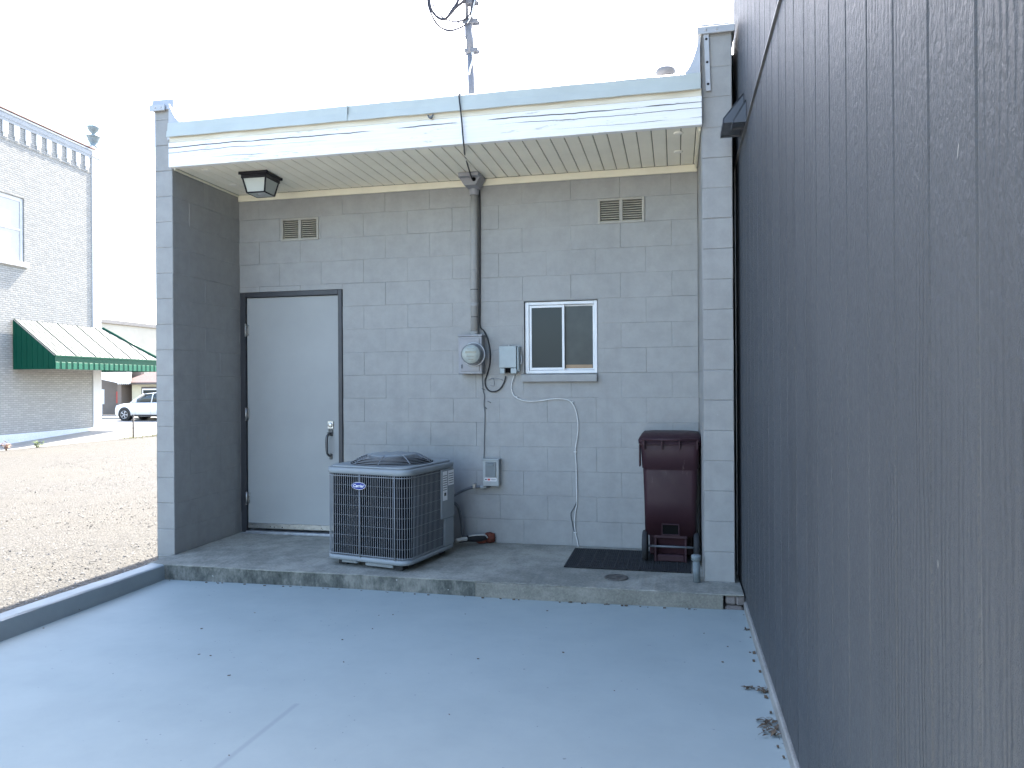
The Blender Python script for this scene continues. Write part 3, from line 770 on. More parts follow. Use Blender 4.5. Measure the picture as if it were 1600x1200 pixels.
# roof mast and the bundle of cables
MY = 1.5
mx = [at(737, 148, 1, MY), at(735, 82, 1, MY), at(734, 60, 1, MY), at(731, 0, 1, MY)]
RM = thing('service_mast', 'grey service mast standing on the flat roof with clamps', 'mast', (mx[0].x, MY, 3.385))
m = MB(); m.tube([(mx[0].x+.005, MY, 3.39), (mx[0].x, MY, mx[0].z), (mx[1].x, MY, mx[1].z)], .036, 14); m.build('lower_pole', M['mast'], RM)
m = MB(); m.tube([(mx[1].x, MY, mx[1].z-.02), (mx[2].x, MY, mx[2].z), (mx[2].x-.012, MY, mx[2].z+.04), (mx[2].x-.014, MY, at(0, 36, 1, MY).z if False else mx[2].z+.20)], .040, 14); m.build('coupling', M['mast'], RM)
m = MB(); zt = mx[2].z+.2
m.tube([(mx[2].x-.03, MY, zt-.06), (mx[2].x-.04, MY, zt+.75)], .018, 10); m.tube([(mx[2].x+.022, MY, zt-.06), (mx[2].x+.02, MY, zt+.75)], .016, 10)
m.build('upper_rods', M['mast'], RM)
for (py, wd) in ((80, .075), (35, .085), (4, .075)):
    q = at(737 if py > 50 else 736, py, 1, MY)
    m = MB(); m.box(q.x-wd, q.x+wd, MY-.038, MY-.030, q.z-.022, q.z+.022, .003); m.box(q.x-wd, q.x+wd, MY+.030, MY+.038, q.z-.022, q.z+.022, .003)
    for sx in (-1, 1): m.tube([(q.x+sx*(wd-.02), MY-.05, q.z), (q.x+sx*(wd-.02), MY+.05, q.z)], .007, 8)
    m.build('clamp', M['mast'], RM)
CB = thing('cable_bundle', 'loops of dark wire hanging beside the roof mast', 'cables', (mx[2].x-.3, MY, mx[2].z))
def W(lst, r, y=MY-.06, n=6):
    m = MB(); m.tube([at(a, b, 1, y) for a, b in lst], r*1.9, 8, n); return m
W([(670, -60), (669, 0), (674, 22), (686, 40), (700, 47), (715, 45), (730, 36), (738, 20), (742, 0), (743, -40)], .0048).build('wire_loop', M['sky_wire'], CB)
W([(668, -60), (668, -2), (673, 20), (683, 38), (699, 48), (712, 46.5)], .0045, MY-.07).build('wire_loop', M['sky_wire'], CB)
W([(672, -60), (671, 2), (679, 22), (690, 30), (698, 28), (707, 15), (716, 0), (720, -30)], .0075, MY-.065).build('wire_loop', M['sky_wire'], CB)
W([(677, -60), (676, 0), (684, 20), (697, 30), (712, 34), (726, 30), (734, 22), (739, 0), (740, -30)], .0042, MY-.05).build('wire_loop', M['sky_wire'], CB)
W([(698, 28), (705, 20), (712, 12), (724, 2), (732, -8)], .008, MY-.075).build('wire_loop', M['sky_wire'], CB)
W([(726, 0), (722, 18), (718, 33), (712, 44)], .0028, MY-.055).build('wire_loop', M['sky_wire'], CB)
W([(703, -2), (712, 25), (722, 48), (729, 62)], .0022, MY-.03).build('guy_wire', M['wire_grey'], CB)
W([(738, 82), (739, 92), (735, 106), (733, 116)], .006, MY-.045).build('white_tail', M['wire_white'], CB)
m = MB(); m.tube([at(742, 0, 1, MY-.07), at(736, 25, 1, MY-.07), at(730, 36, 1, MY-.07)], .006, 8, 4); m.build('white_tail', M['wire_white'], CB)

# black cable beside the riser
Y0 = -.012
m = MB(); m.tube([(2.282, -.02, 2.99)] + [at(a, b, 1, Y0) for a, b in ((750, 330), (750, 400), (750, 470), (750, 508), (756, 517), (762, 530), (765.5, 548), (765.5, 566), (762, 582), (758, 594), (759, 604), (764, 610.5), (771, 612), (778, 610), (784, 604), (788, 596), (790, 588))], .0058, 8, 5)
solo(m.build('black_cable', M['wire_black']), 'black cable running down beside the riser and looping under the meter', 'cable')
# telephone interface box
IB = thing('interface_box', 'small pale green-grey telephone box mounted left of the window', 'box', (2.535, 0, 1.42))
m = MB(); m.box(2.455, 2.625, -.040, -.003, 1.44, 1.650, .004); m.build('back_plate', M['if_box'], IB)
m = MB(); m.box(2.456, 2.603, -.075, -.0405, 1.472, 1.652, .005, 2); m.box(2.610, 2.622, -.07, -.0405, 1.455, 1.64, .003); m.build('cover', M['if_box'], IB)
for q0, q1 in ((2.462, 2.503), (2.554, 2.603)):
    m = MB(); m.box(q0, q1, -.072, -.0405, 1.424, 1.468, .003); m.build('lower_lip', M['if_box'], IB)
m = MB(); m.box(2.505, 2.552, -.05, -.0405, 1.43, 1.47); m.build('entry_slot', M['black_hole'], IB)
m = MB(); m.tube([(2.63, -.03, 1.50), (2.64, -.034, 1.53), (2.634, -.03, 1.58)], .006, 6, 3); m.build('latch', M['galv'], IB)
m = MB(); m.lathe((2.54, -.05, 1.655), (0, 0, 1), [(0, .012), (.008, .01), (.008, 0)], 10); m.build('screw', M['galv'], IB)
# white cable
pth = [(804, 586), (800, 598), (799.5, 608), (803, 618), (812, 624), (826, 627), (845, 626), (862, 623.5), (880, 623.5), (891, 627), (898, 637), (902.5, 655), (903, 675), (900, 695), (899, 706), (900.5, 730), (901, 760), (901.5, 785), (899, 800), (898, 815), (899, 832), (902, 845), (904, 857)]
m = MB(); m.tube([at(a, b, 1, -.010 - .004*(i % 3 == 1)) for i, (a, b) in enumerate(pth)], .0046, 8, 5)
for q in ((806, 620), (894, 628), (899, 706), (899, 832)):
    c_ = at(*q, 1, -.012); m.box(c_.x-.012, c_.x+.012, -.018, -.003, c_.z-.004, c_.z+.004, .001)
wc = solo(m.build('white_cable', M['wire_white']), 'white cable snaking down the block wall from the telephone box', 'cable')
m = MB(); m.tube([at(a, b, 1, -.009) for a, b in ((901, 784), (896, 795), (892, 802), (893, 812), (896, 826), (898, 832))], .004, 8, 5)
solo(m.build('loose_wire', M['wire_grey']), 'short grey wire bowed out beside the lower white cable', 'cable')
# thin ground wire from the meter to the disconnect box
m = MB(); m.tube([at(a, b, 1, -.008) for a, b in ((753, 584), (754, 600), (755, 612), (757, 618), (756, 632), (757.5, 645), (757, 670), (756.5, 700), (756, 720), (756, 764))], .0036, 8, 4)
for q in ((755, 608), (758, 637), (764, 628)):
    c_ = at(*q, 1, -.01); m.tube([(c_.x-.012, -.008, c_.z+.004), (c_.x+.004, -.02, c_.z), (c_.x+.014, -.008, c_.z-.008)], .003, 6, 3)
solo(m.build('ground_wire', M['wire_grey']), 'thin grey wire dropping from the meter to the disconnect box', 'wire')
m = MB(); m.tube([at(a, b, 1, -.008) for a, b in ((763, 594), (771, 591), (786, 594))], .003, 6, 4); m.tube([at(a, b, 1, -.008) for a, b in ((771, 591), (772, 602), (766, 602.5))], .003, 6, 3)
solo(m.build('bent_tie', M['wire_paint']), 'small bent wire tie on the wall inside the black cable loop', 'wire')

# disconnect box and whip
DB = thing('disconnect_box', 'small grey electrical disconnect box with a white sticker on the block wall', 'box', (2.38, 0, .485))
m = MB(); m.box(2.312, 2.448, -.078, -.003, .487, .700, .003); m.box(2.306, 2.452, -.085, -.003, .7005, .713, .003); m.build('housing', M['disc_box'], DB)
m = MB(); m.prism([(2.337, -.0785, .566), (2.424, -.0785, .566), (2.424, -.0785, .690), (2.337, -.0785, .690)], (0, -.012, 0)); m.obox((2.38, -.094, .668), (.026, 0, 0), (0, .006, .003), (0, 0, .010), .002); m.build('pull_cover', M['disc_cover'], DB)
m = MB(); m.box(2.328, 2.430, -.0800, -.0785, .528, .556); st = m.build('warning_sticker', M['label_white'], DB)
m = MB(); m.box(2.352, 2.376, -.0812, -.0802, .534, .550); m.build('sticker_print', M['label_red'], st)
m = MB(); m.box(2.333, 2.346, -.0812, -.0802, .535, .549); m.build('sticker_symbol', M['label_ink'], st); m = MB()
for i in range(3): m.box(2.382, 2.424, -.0812, -.0802, .536+i*.005, .538+i*.005)
m.build('sticker_print', M['label_ink'], st)
WH = [at(694, 788, 1, -.40), at(702, 781, 1, -.30), at(709, 775, 1, -.18), at(716, 770.5, 1, -.09), at(725, 766, 1, -.05), at(736, 762, 1, -.035), at(746, 761, 1, -.03), at(757, 761, 1, -.03), at(764, 760, 1, -.035), (2.36, -.04, .487)]
WP = thing('conduit_whip', 'grey flexible conduit curving from the air conditioner to the disconnect box', 'conduit', (2.2, -.05, .40))
m = MB(); m.tube(WH, .0115, 10, 6); m.build('flex_conduit', M['wire_grey'], WP)
m = MB(); c_ = at(755, 761, 1, -.03); m.lathe((c_.x-.02, -.03, c_.z), (1, 0, 0), [(0, .019), (.035, .019), (.036, .015), (.05, .015)], 12); m.build('connector', M['disc_box'], WP)
m = MB(); c_ = at(740.5, 760, 1, -.045); m.box(c_.x-.012, c_.x+.012, -.046, -.01, c_.z-.018, c_.z+.022, .003); m.build('strap', M['steel'], WP)

# ------------------------------------------------------------------ air conditioner
AW = .73; AR = math.radians(-11.5)
afl = Vector((1.318, -.962))
ca, sa = math.cos(AR), math.sin(AR)
acx, acy = afl.x + (AW/2)*ca - (AW/2)*sa, afl.y + (AW/2)*sa + (AW/2)*ca
AC = thing('air_conditioner', 'square grey outdoor air conditioner unit with wire grille and fan on top', 'air conditioner', (acx, acy, 0), AR)
def rrect(h, r, n=6, hx=None):
    hx = hx or h; out = []
    for cx, cy, a0 in ((hx-r, h-r, 0), (-hx+r, h-r, 90), (-hx+r, -h+r, 180), (hx-r, -h+r, 270)):
        for i in range(n+1):
            a = math.radians(a0+90*i/n); out.append((cx+r*math.cos(a), cy+r*math.sin(a)))
    return out
hA = AW/2
def slab(m, h, r, z0, z1, chamf=.008):
    a = rrect(h-chamf, r); b = rrect(h, r)
    rings = [[m.bm.verts.new((x, y, z)) for x, y in q] for q, z in ((a, z0), (b, z0+chamf), (b, z1-chamf), (a, z1))]
    for p, q in zip(rings, rings[1:]):
        n = len(p)
        for i in range(n):
            f = m.bm.faces.new([p[i], p[(i+1) % n], q[(i+1) % n], q[i]]); f.smooth = True
    m.bm.faces.new(list(reversed(rings[0]))); m.bm.faces.new(rings[-1])
m = MB(); slab(m, hA, .085, .045, .082); m.build('base_pan', M['ac_paint'], AC, local=True)
m = MB(); slab(m, hA-.03, .07, .078, .69); m.build('coil', M['ac_coil'], AC, local=True)
m = MB(); slab(m, hA+.004, .088, .682, .728, .01); slab(m, hA-.02, .075, .726, .742, .006); tp = m.build('top_cover', M['ac_paint'], AC, local=True)
for (fx, fy) in ((-.24, -.27), (.25, -.28), (.25, .27), (-.25, .27)):
    m = MB(); m.box(fx-.04, fx+.04, fy-.035, fy+.035, .001, .047, .004); m.build('foot', M['tread'], AC, local=True)
m = MB(); m.box(-.23, -.09, -.335, -.30, .022, .0445, .004); m.box(-.02, .22, -.335, -.30, .016, .0445, .004); m.build('base_rail', M['ac_paint'], AC, local=True)
# wire grille round the coil
path = rrect(hA-.006, .08, 8)
seg = []; tot = 0
for i in range(len(path)):
    a, b = Vector(path[i]), Vector(path[(i+1) % len(path)]); seg.append((tot, a, b)); tot += (b-a).length
def along_path(s):
    s %= tot
    for t, a, b in seg:
        if t <= s <= t+(b-a).length: return a.lerp(b, (s-t)/(b-a).length)
    return seg[0][1]
m = MB(); n = int(tot/.0185)
for i in range(n):
    p = along_path(i*tot/n); m.tube([(p.x, p.y, .083), (p.x, p.y, .681)], .0021, 4, caps=False)
for j in range(7):
    zz = .16 + j*.0735
    m.tube([(x*.992, y*.992, zz) for x, y in path + path[:1]], .0014, 4, caps=False)
for zz in (.095, .668): m.tube([(x*1.002, y*1.002, zz) for x, y in path + path[:1]], .0035, 4, caps=False)
for px_ in (-.045, .255): m.tube([(px_, -hA+.001, .08), (px_, -hA+.001, .685)], .0045, 6)
m.build('grille', M['ac_wire'], AC, local=True)
# fan guard: rings and ribs rising to a flat centre
m = MB()
def gz(r): t = min(max((r-.17)/.14, 0), 1); return .744 + .058*(1-t**1.6)
for r in [.19+.0165*i for i in range(8)]:
    m.tube([(r*math.cos(2*math.pi*q/40), r*math.sin(2*math.pi*q/40), gz(r)) for q in range(41)], .0030, 5, caps=False)
for q in range(8):
    a = 2*math.pi*(q+.3)/8; m.tube([(r*math.cos(a), r*math.sin(a), gz(r)+.003) for r in (.10, .16, .20, .25, .31)], .0036, 6, 2)
fg = m.build('fan_guard', M['ac_wire'], AC, local=True)
m = MB(); m.lathe((0, 0, .795), (0, 0, 1), [(0, .185), (.006, .187), (.012, .165), (.016, .08), (.017, 0)], 36); m.build('guard_cap', M['ac_paint'], fg, local=True)
m = MB(); m.lathe((0, 0, .7425), (0, 0, 1), [(0, .315), (.001, .315), (.001, 0)], 40); m.build('fan_opening', M['black_hole'], tp, local=True)
# service panel on the right rear corner
m = MB(); m.box(hA-.014, hA+.003, .12, hA-.045, .30, .680, .004); m.box(hA-.02, hA-.0005, .17, hA-.05, .083, .2995, .004); sp = m.build('service_panel', M['ac_paint'], AC, local=True)
m = MB(); m.box(hA+.0035, hA+.0045, .135, .205, .44, .665); m.build('rating_label', M['label_white'], sp, local=True)
m = MB(); m.box(hA+.0035, hA+.0045, .22, .31, .55, .665); m.build('rating_label', M['label_white'], sp, local=True)
m = MB(); m.box(hA+.0048, hA+.0054, .155, .185, .475, .50)
for i in range(7): m.box(hA+.0048, hA+.0054, .138, .198, .52+i*.018, .525+i*.018)
for i in range(5): m.box(hA+.0048, hA+.0054, .228, .302, .565+i*.018, .57+i*.018)
m.build('label_print', M['label_ink'], sp, local=True)
# oval badge
def ell(a, b, n=40): return [(a*math.cos(2*math.pi*i/n), b*math.sin(2*math.pi*i/n)) for i in range(n)]
bx, bz = -.047, .601
m = MB(); m.prism([(bx+x, -hA-.003, bz+z) for x, z in ell(.0610, .0275)], (0, -.005, 0)); bd = m.build('badge', M['badge_white'], AC, local=True)
m = MB(); m.prism([(bx+x, -hA-.0075, bz+z) for x, z in ell(.0588, .0253)], (0, -.0015, 0)); m.build('badge_field', M['badge_blue'], bd, local=True)
text_mesh('badge_lettering', 'Carrier', .031, M['badge_white'], bd, Matrix.Translation((bx, -hA-.0100, bz)) @ Matrix.Rotation(math.pi/2, 4, 'X'), .22, .0006, .0005)

# refrigerant lines
RL = thing('refrigerant_lines', 'insulated refrigerant pipes sealed with red foam at the foot of the wall', 'pipes', (2.3, -.15, 0))
m = MB(); m.tube([(2.09, -.33, .40), (2.14, -.24, .34), (2.15, -.17, .20), (2.155, -.15, .09), (2.19, -.14, .055), (2.24, -.13, .05)], .012, 10, 5); m.build('line_pipe', M['wire_grey'], RL)
m = MB(); m.tube([(2.14, -.21, .055), (2.20, -.16, .06), (2.25, -.12, .055), (2.30, -.08, .05), (2.34, -.01, .05)], [.02, .027, .029, .025, .02], 12, 5); m.build('insulation', M['wire_black'], RL)
m = MB(); m.tube([(2.13, -.26, .06), (2.17, -.22, .065), (2.2, -.19, .065)], .017, 10, 4); m.tube([(2.215, -.18, .085), (2.25, -.16, .088), (2.30, -.13, .088), (2.335, -.10, .08), (2.35, -.08, .055)], .0055, 8, 5); m.build('pale_line', M['copper'], RL)
m = MB(); m.smooth = True
r = bmesh.ops.create_icosphere(m.bm, subdivisions=3, radius=1.0)['verts']
for v in r:
    q = 1+.22*math.sin(v.co.x*5+1)*math.sin(v.co.y*6+2)*math.cos(v.co.z*5)+random.uniform(-.03, .03)
    v.co = Vector((2.355, -.028, .048)) + Vector((v.co.x*.048*q, v.co.y*.03*q, v.co.z*.045*q))
r = bmesh.ops.create_icosphere(m.bm, subdivisions=2, radius=1.0)['verts']
for v in r: v.co = Vector((2.29, -.06, .022)) + Vector((v.co.x*.05, v.co.y*.025, v.co.z*.022))
for f in m.bm.faces: f.smooth = True
m.build('foam_plug', M['clay'], RL)

# ------------------------------------------------------------------ bin
BN = thing('wheeled_bin', 'maroon plastic wheeled bin standing against the block wall', 'bin', (3.848, -.265, .014), math.radians(-1.0))
def ring_rect(m, rings):
    vs = [[m.bm.verts.new(p) for p in r] for r in rings]
    for p, q in zip(vs, vs[1:]):
        n = len(p)
        for i in range(n):
            f = m.bm.faces.new([p[i], p[(i+1) % n], q[(i+1) % n], q[i]]); f.smooth = True
    return vs
def rr(x0, x1, y0, y1, r, z, n=4):
    out = []
    for cx, cy, a0 in ((x1-r, y1-r, 0), (x0+r, y1-r, 90), (x0+r, y0+r, 180), (x1-r, y0+r, 270)):
        for i in range(n+1):
            a = math.radians(a0+90*i/n); out.append((cx+r*math.cos(a), cy+r*math.sin(a), z))
    return out
m = MB()
vs = ring_rect(m, [rr(-.170, .170, -.19, .21, .03, .20), rr(-.186, .186, -.205, .222, .035, .195), rr(-.190, .190, -.208, .226, .04, .45), rr(-.198, .198, -.216, .235, .045, .675), rr(-.198, .198, -.214, .235, .045, .685), rr(-.204, .204, -.222, .24, .045, .692), rr(-.212, .212, -.230, .245, .045, .845), rr(-.218, .218, -.226, .25, .04, .86), rr(-.218, .218, -.226, .25, .04, .895)])
m.bm.faces.new(vs[-1]); m.bm.faces.new(list(reversed(vs[0])))
body = m.build('body', M['bin'], BN, local=True)
# narrower lower part between the wheels, with grip pocket frame
m = MB(); m.prism([(-.105, -.11, 0), (.105, -.11, 0), (.118, -.185, .20), (-.118, -.185, .20)], (0, .30, 0)); m.box(-.125, .125, -.206, -.165, .172, .20, .006); m.box(-.118, -.100, -.20, -.05, .0, .195, .004); m.box(.100, .118, -.20, -.05, .0, .195, .004); m.box(-.10, .10, -.19, -.10, .0, .05, .006); m.box(-.165, .165, .02, .20, .0, .205, .01); m.build('lower_body', M['bin'], BN, local=True)
m = MB(); m.box(-.065, .067, -.216, -.2085, .275, .285, .003); m.box(-.065, .067, -.216, -.2065, .197, .207, .003); m.box(-.065, -.055, -.215, -.206, .207, .275, .003); m.box(.057, .067, -.215, -.206, .207, .275, .003); pk = m.build('grip_frame', M['bin'], body, local=True)
m = MB(); m.box(-.055, .057, -.2085, -.2035, .208, .274); m.build('grip_pocket', M['black_hole'], pk, local=True)
m = MB(); m.tube([(-.20, -.195, .112), (.20, -.195, .112)], .0085, 10); m.build('axle', M['wire_grey'], BN, local=True)
for sx in (-1, 1):
    m = MB(); m.lathe((sx*.166, -.165, .112), (sx, 0, 0), [(0, .06), (0, .098), (.006, .110), (.034, .110), (.040, .098), (.040, .06), (.034, .05), (.034, 0)], 28)
    wh_ = m.build('wheel', M['tread'], BN, local=True)
    m = MB(); m.lathe((sx*.2005, -.165, .112), (sx, 0, 0), [(0, .045), (.004, .042), (.004, .012), (.012, .010), (.012, 0)], 18); m.build('hub', M['wire_grey'], wh_, local=True)
# lid: overhanging with skirt, slight crown
m = MB()
vs = ring_rect(m, [rr(-.230, .230, -.215, .265, .035, .872), rr(-.232, .232, -.225, .268, .04, .90), rr(-.222, .222, -.200, .262, .04, .922), rr(-.208, .208, -.15, .23, .05, .944), rr(-.15, .15, -.09, .15, .05, .953)])
m.bm.faces.new(vs[-1]); m.bm.faces.new(list(reversed(vs[0])))
lid = m.build('lid', M['bin'], BN, local=True)
m = MB(); m.tube([(-.205, -.252, .907), (.205, -.252, .907)], .011, 10)
for px_ in (-.185, -.055, .07, .195): m.box(px_-.006, px_+.006, -.262, -.212, .835, .915, .003)
m.box(-.215, .215, -.236, -.205, .862, .872, .003); m.build('hinge_bar', M['bin'], BN, local=True)
for f in range(1):
    m = MB(); m.box(-.226, -.2155, -.20, -.12, .70, .868, .004); m.build('side_flange', M['bin'], body, local=True)

# rubber mat
m = MB(); X0, X1, Yb, Yf = 3.088, 3.985, -.118, -.722
for i in range(61):
    xx = X0 + (X1-X0-.006)*i/60; wd = .010 if i % 6 == 0 else .0045
    m.box(xx, xx+wd, Yf, Yb, .002, .0125 if i % 6 == 0 else .011)
for j in range(37):
    yy = Yf + (Yb-Yf-.006)*j/36; m.box(X0, X1, yy, yy+(.012 if j in (0, 36) else .0045), .0025, .0105)
solo(m.build('rubber_mat', M['tread']), 'black perforated rubber mat lying on the porch under the bin', 'mat')
# drain cover
p = at(963, 903, 2, 0); m = MB(); m.lathe((p.x, p.y, .001), (0, 0, 1), [(0, .082), (.006, .080), (.007, .066), (.004, .062), (.004, .015), (.009, .012), (.009, 0)], 32)
solo(m.build('drain_cover', M['iron']), 'round rusty cleanout cover set in the porch concrete', 'drain cover')
# capped pipe
p = at(1089, 911, 2, 0); PS = thing('pipe_stub', 'short capped galvanised pipe standing at the foot of the right pillar', 'pipe', (p.x+.0, p.y+.03, 0))
m = MB(); m.tube([(p.x, p.y+.03, .0), (p.x-.003, p.y+.03, .16)], .024, 16); m.build('pipe', M['pipe'], PS)
m = MB(); m.lathe((p.x-.003, p.y+.03, .145), (0, 0, 1), [(0, .027), (.0, .032), (.03, .033), (.036, .028), (.036, 0)], 18); m.build('cap', M['pipe'], PS)

# ------------------------------------------------------------------ dark sided building
DK = thing('dark_building', 'tall charcoal building with vertical grooved siding along the right', 'building', (4.33, -.56, 0))
XW = 4.312
ZF = 2.86
m = MB(); yy = -3.63 + .2042*15 - .2042*60
yb = [-3.63+.2042*k for k in range(-44, 16)]
yb = [y for y in yb if y < -.60] + [-.575]
for a, b in zip(yb, yb[1:]):
    for (z0, z1, off) in ((-.035, ZF, 0.0), (ZF+.022, 6.6, -.006)):
        m.box(XW+off, XW+.02, a+.003, b-.003, z0, z1, .0035)
sd = m.build('siding', M['siding'], DK)
m = MB(); m.box(XW+.0032, XW+.03, yb[0], -.57, -.034, 6.6); m.build('siding_backing', M['siding_groove'], DK)
m = MB(); m.prism([(XW-.012, yb[0], ZF+.001), (XW+.006, yb[0], ZF+.004), (XW+.006, yb[0], ZF+.03), (XW+.0035, yb[0], ZF+.03), (XW+.0035, yb[0], ZF+.010), (XW-.012, yb[0], ZF+.006)], (0, -.575-yb[0], 0)); m.build('z_flashing', M['flash'], DK)
m = MB(); m.box(XW-.012, XW+.5, yb[0], -.60, -.4, -.045, .006); m.build('footing', M['footing'], DK)
m = MB(); m.box(4.2695, XW-.0005, -.50, -.42, -.3, 3.70); m.build('sun_leak_blocker', M['black_hole'], DK)  # added to block sun leaking between the buildings; black keeps the gap dark
m = MB(); m.box(XW-.006, XW+.04, -.574, -.555, -.03, 6.62, .002); m.build('corner_trim', M['cap_metal'], DK)
m = MB(); m.box(XW+.031, 9.0, yb[0], -.56, -.3, 6.55); m.box(XW, 9.0, -.554, -.30, -.3, 3.72); m.build('wall', M['siding_groove'], DK)
m = MB(); m.box(XW-.05, 9.1, yb[0]-.05, -.53, 6.62, 6.72, .01); m.build('roof_edge', M['flash'], DK)
HD = thing('wall_hood', 'dark sheet metal vent hood on the charcoal siding beside the pillar', 'hood', (XW, -1.2, 2.9))
def wedge(y0, y1, z0, zt, out, lip):
    m = MB(); m.prism([(XW-.0085, y0, zt), (XW-out, y0, z0+lip), (XW-out, y0, z0), (XW-out+.006, y0, z0), (XW-out+.006, y0, z0+lip-.003), (XW-.0085, y0, zt-.012)], (0, y1-y0, 0))
    for yy in (y0, y1-.004): m.prism([(XW-.0085, yy, zt-.002), (XW-out+.003, yy, z0+lip-.002), (XW-out+.003, yy, z0), (XW-.0085, yy, z0)], (0, .004, 0))
    m.box(XW-out+.008, XW-.01, y0+.005, y1-.005, z0+.012, z0+.016)
    return m
HM = simple('dark_hood_metal', (.075, .085, .10), .45, .2)
wedge(-1.50, -1.36, 2.872, 3.005, .085, .012).build('hood', HM, HD)
wedge(-1.35, -1.06, 2.925, 3.10, .13, .028).build('hood', HM, HD)

# dry leaves at the wall foot
def leaf_clump(px, py, n, spread, name, label, rad=.02):
    p = at(px, py, 2, PAD_Z); m = MB()
    for i in range(n):
        a = random.uniform(0, 6.28); l = random.uniform(.5, 1.2)*rad; c = Vector((p.x+random.gauss(0, spread), p.y+random.gauss(0, spread*.8), PAD_Z+.002+abs(random.gauss(0, .006))))
        u = Vector((math.cos(a), math.sin(a), random.uniform(-.2, .5))); v = Vector((-math.sin(a), math.cos(a), random.uniform(-.4, .4)))*.38
        m.face([c-u*l, c-v*l*.9+Vector((0, 0, .003)), c+u*l, c+v*l+Vector((0, 0, .004))])
    for i in range(n//2):
        a = random.uniform(0, 6.28); c = Vector((p.x+random.gauss(0, spread), p.y+random.gauss(0, spread), PAD_Z+.004)); l = rad*2.2
        m.tube([c, c+Vector((math.cos(a)*l*.5, math.sin(a)*l*.5, .012)), c+Vector((math.cos(a)*l, math.sin(a)*l, .004))], .0009, 4)
    o = m.build(name, M['dry_leaf'], recalc=False); return solo(o, label, 'leaves', 'dry leaf scraps by the dark wall')
leaf_clump(1200, 1130, 16, .022, 'dry_leaves', 'brown dry leaf clump nearest the camera along the dark wall')
leaf_clump(1205, 1146, 14, .018, 'dry_leaves', 'dark tuft of dry leaves touching the wall footing')
leaf_clump(1172, 1076, 6, .012, 'dry_leaves', 'curled dry leaf lying alone on the blue pad', .022)
leaf_clump(1194, 1081, 12, .016, 'dry_leaves', 'small dry leaf heap at the wall beside the curled leaf')
leaf_clump(1167, 985, 7, .014, 'dry_leaves', 'few dry leaf bits near the broken step corner', .014)
m = MB()
for (px, py) in [(398, 958), (855, 955), (614, 961), (592, 962), (582, 983), (727, 960), (535, 1000), (329, 1025), (311, 1023), (358, 1056), (537, 1035), (358, 1181), (702, 1117), (747, 1030), (1137, 1011), (1129, 1035), (315, 983), (124, 953), (68, 982), (1172, 1020), (1100, 990), (960, 1080), (880, 1020)] + [(random.uniform(330, 1130), random.uniform(940, 1180)) for _ in range(0)] + [(random.uniform(300, 800), 0) for _ in range(0)]:
    p = at(px, py, 2, PAD_Z); s = random.uniform(.0018, .0036)
    m.obox((p.x, p.y, PAD_Z+.002+s*.3), (s*1.5, random.uniform(-s, s), 0), (random.uniform(-s, s)*.5, s*.8, 0), (0, 0, s*.5))
for i in range(46):
    xx = random.uniform(.2, 4.1); s = random.uniform(.002, .006)
    m.obox((xx, -1.215-random.uniform(0, .02), PAD_Z+.003-.012*(1-xx/4.3)), (s*1.6, random.uniform(-s, s)*.4, 0), (0, s*.8, 0), (0, 0, s*.6))
for i in range(26):
    yy = random.uniform(-4.5, -1.25); s = random.uniform(.003, .008)
    m.obox((XW-.02-abs(random.gauss(0, .012)), yy, PAD_Z+.003), (s, random.uniform(-s, s)*.4, 0), (0, s*1.6, 0), (0, 0, s*.6))
tag(m.build('pad_debris', M['dry_leaf']), 'scattered dark crumbs and leaf bits on the blue pad', 'debris', kind='stuff')

# gravel stones (uncountable)
m = MB(); rng = random.Random(3)
octv = [Vector(v) for v in ((1, 0, 0), (-1, 0, 0), (0, 1, 0), (0, -1, 0), (0, 0, 1), (0, 0, -1))]
octf = [(0, 2, 4), (2, 1, 4), (1, 3, 4), (3, 0, 4), (2, 0, 5), (1, 2, 5), (3, 1, 5), (0, 3, 5)]
V, Fc = [], []
for i in range(15000):
    t = rng.random()**1.6
    y = -4.5+13*t if rng.random() < .8 else rng.uniform(-4.5, 12)
    x = -.04 - rng.random()**1.4*(3.5+6*t) if y > -1 or rng.random() < .5 else -.04-rng.random()*2.5
    if -.17 < x and y > -1.0: continue
    s = rng.uniform(.004, .0125)*(1+.5*rng.random()**5)
    z = hgt(x, y); A = rng.uniform(0, 6.28); b = len(V)
    sc = (s*rng.uniform(.7, 1.4), s*rng.uniform(.6, 1.1), s*rng.uniform(.3, .55))
    for v in octv:
        q = Vector((v.x*sc[0]*rng.uniform(.7, 1.2), v.y*sc[1]*rng.uniform(.7, 1.2), v.z*sc[2])) + Vector((rng.uniform(-.3, .3), rng.uniform(-.3, .3), rng.uniform(-.2, .2)))*s
        V.append((x+q.x*math.cos(A)-q.y*math.sin(A), y+q.x*math.sin(A)+q.y*math.cos(A), z+sc[2]*.35+q.z))
    Fc += [tuple(b+j for j in f) for f in octf]
me = bpy.data.meshes.new('gravel_stones'); me.from_pydata(V, [], Fc); me.materials.append(M['stone'])
o = bpy.data.objects.new('gravel_stones', me); COL.objects.link(o); tag(o, 'loose pale gravel stones on the lot beside the kerb', 'gravel', kind='stuff')

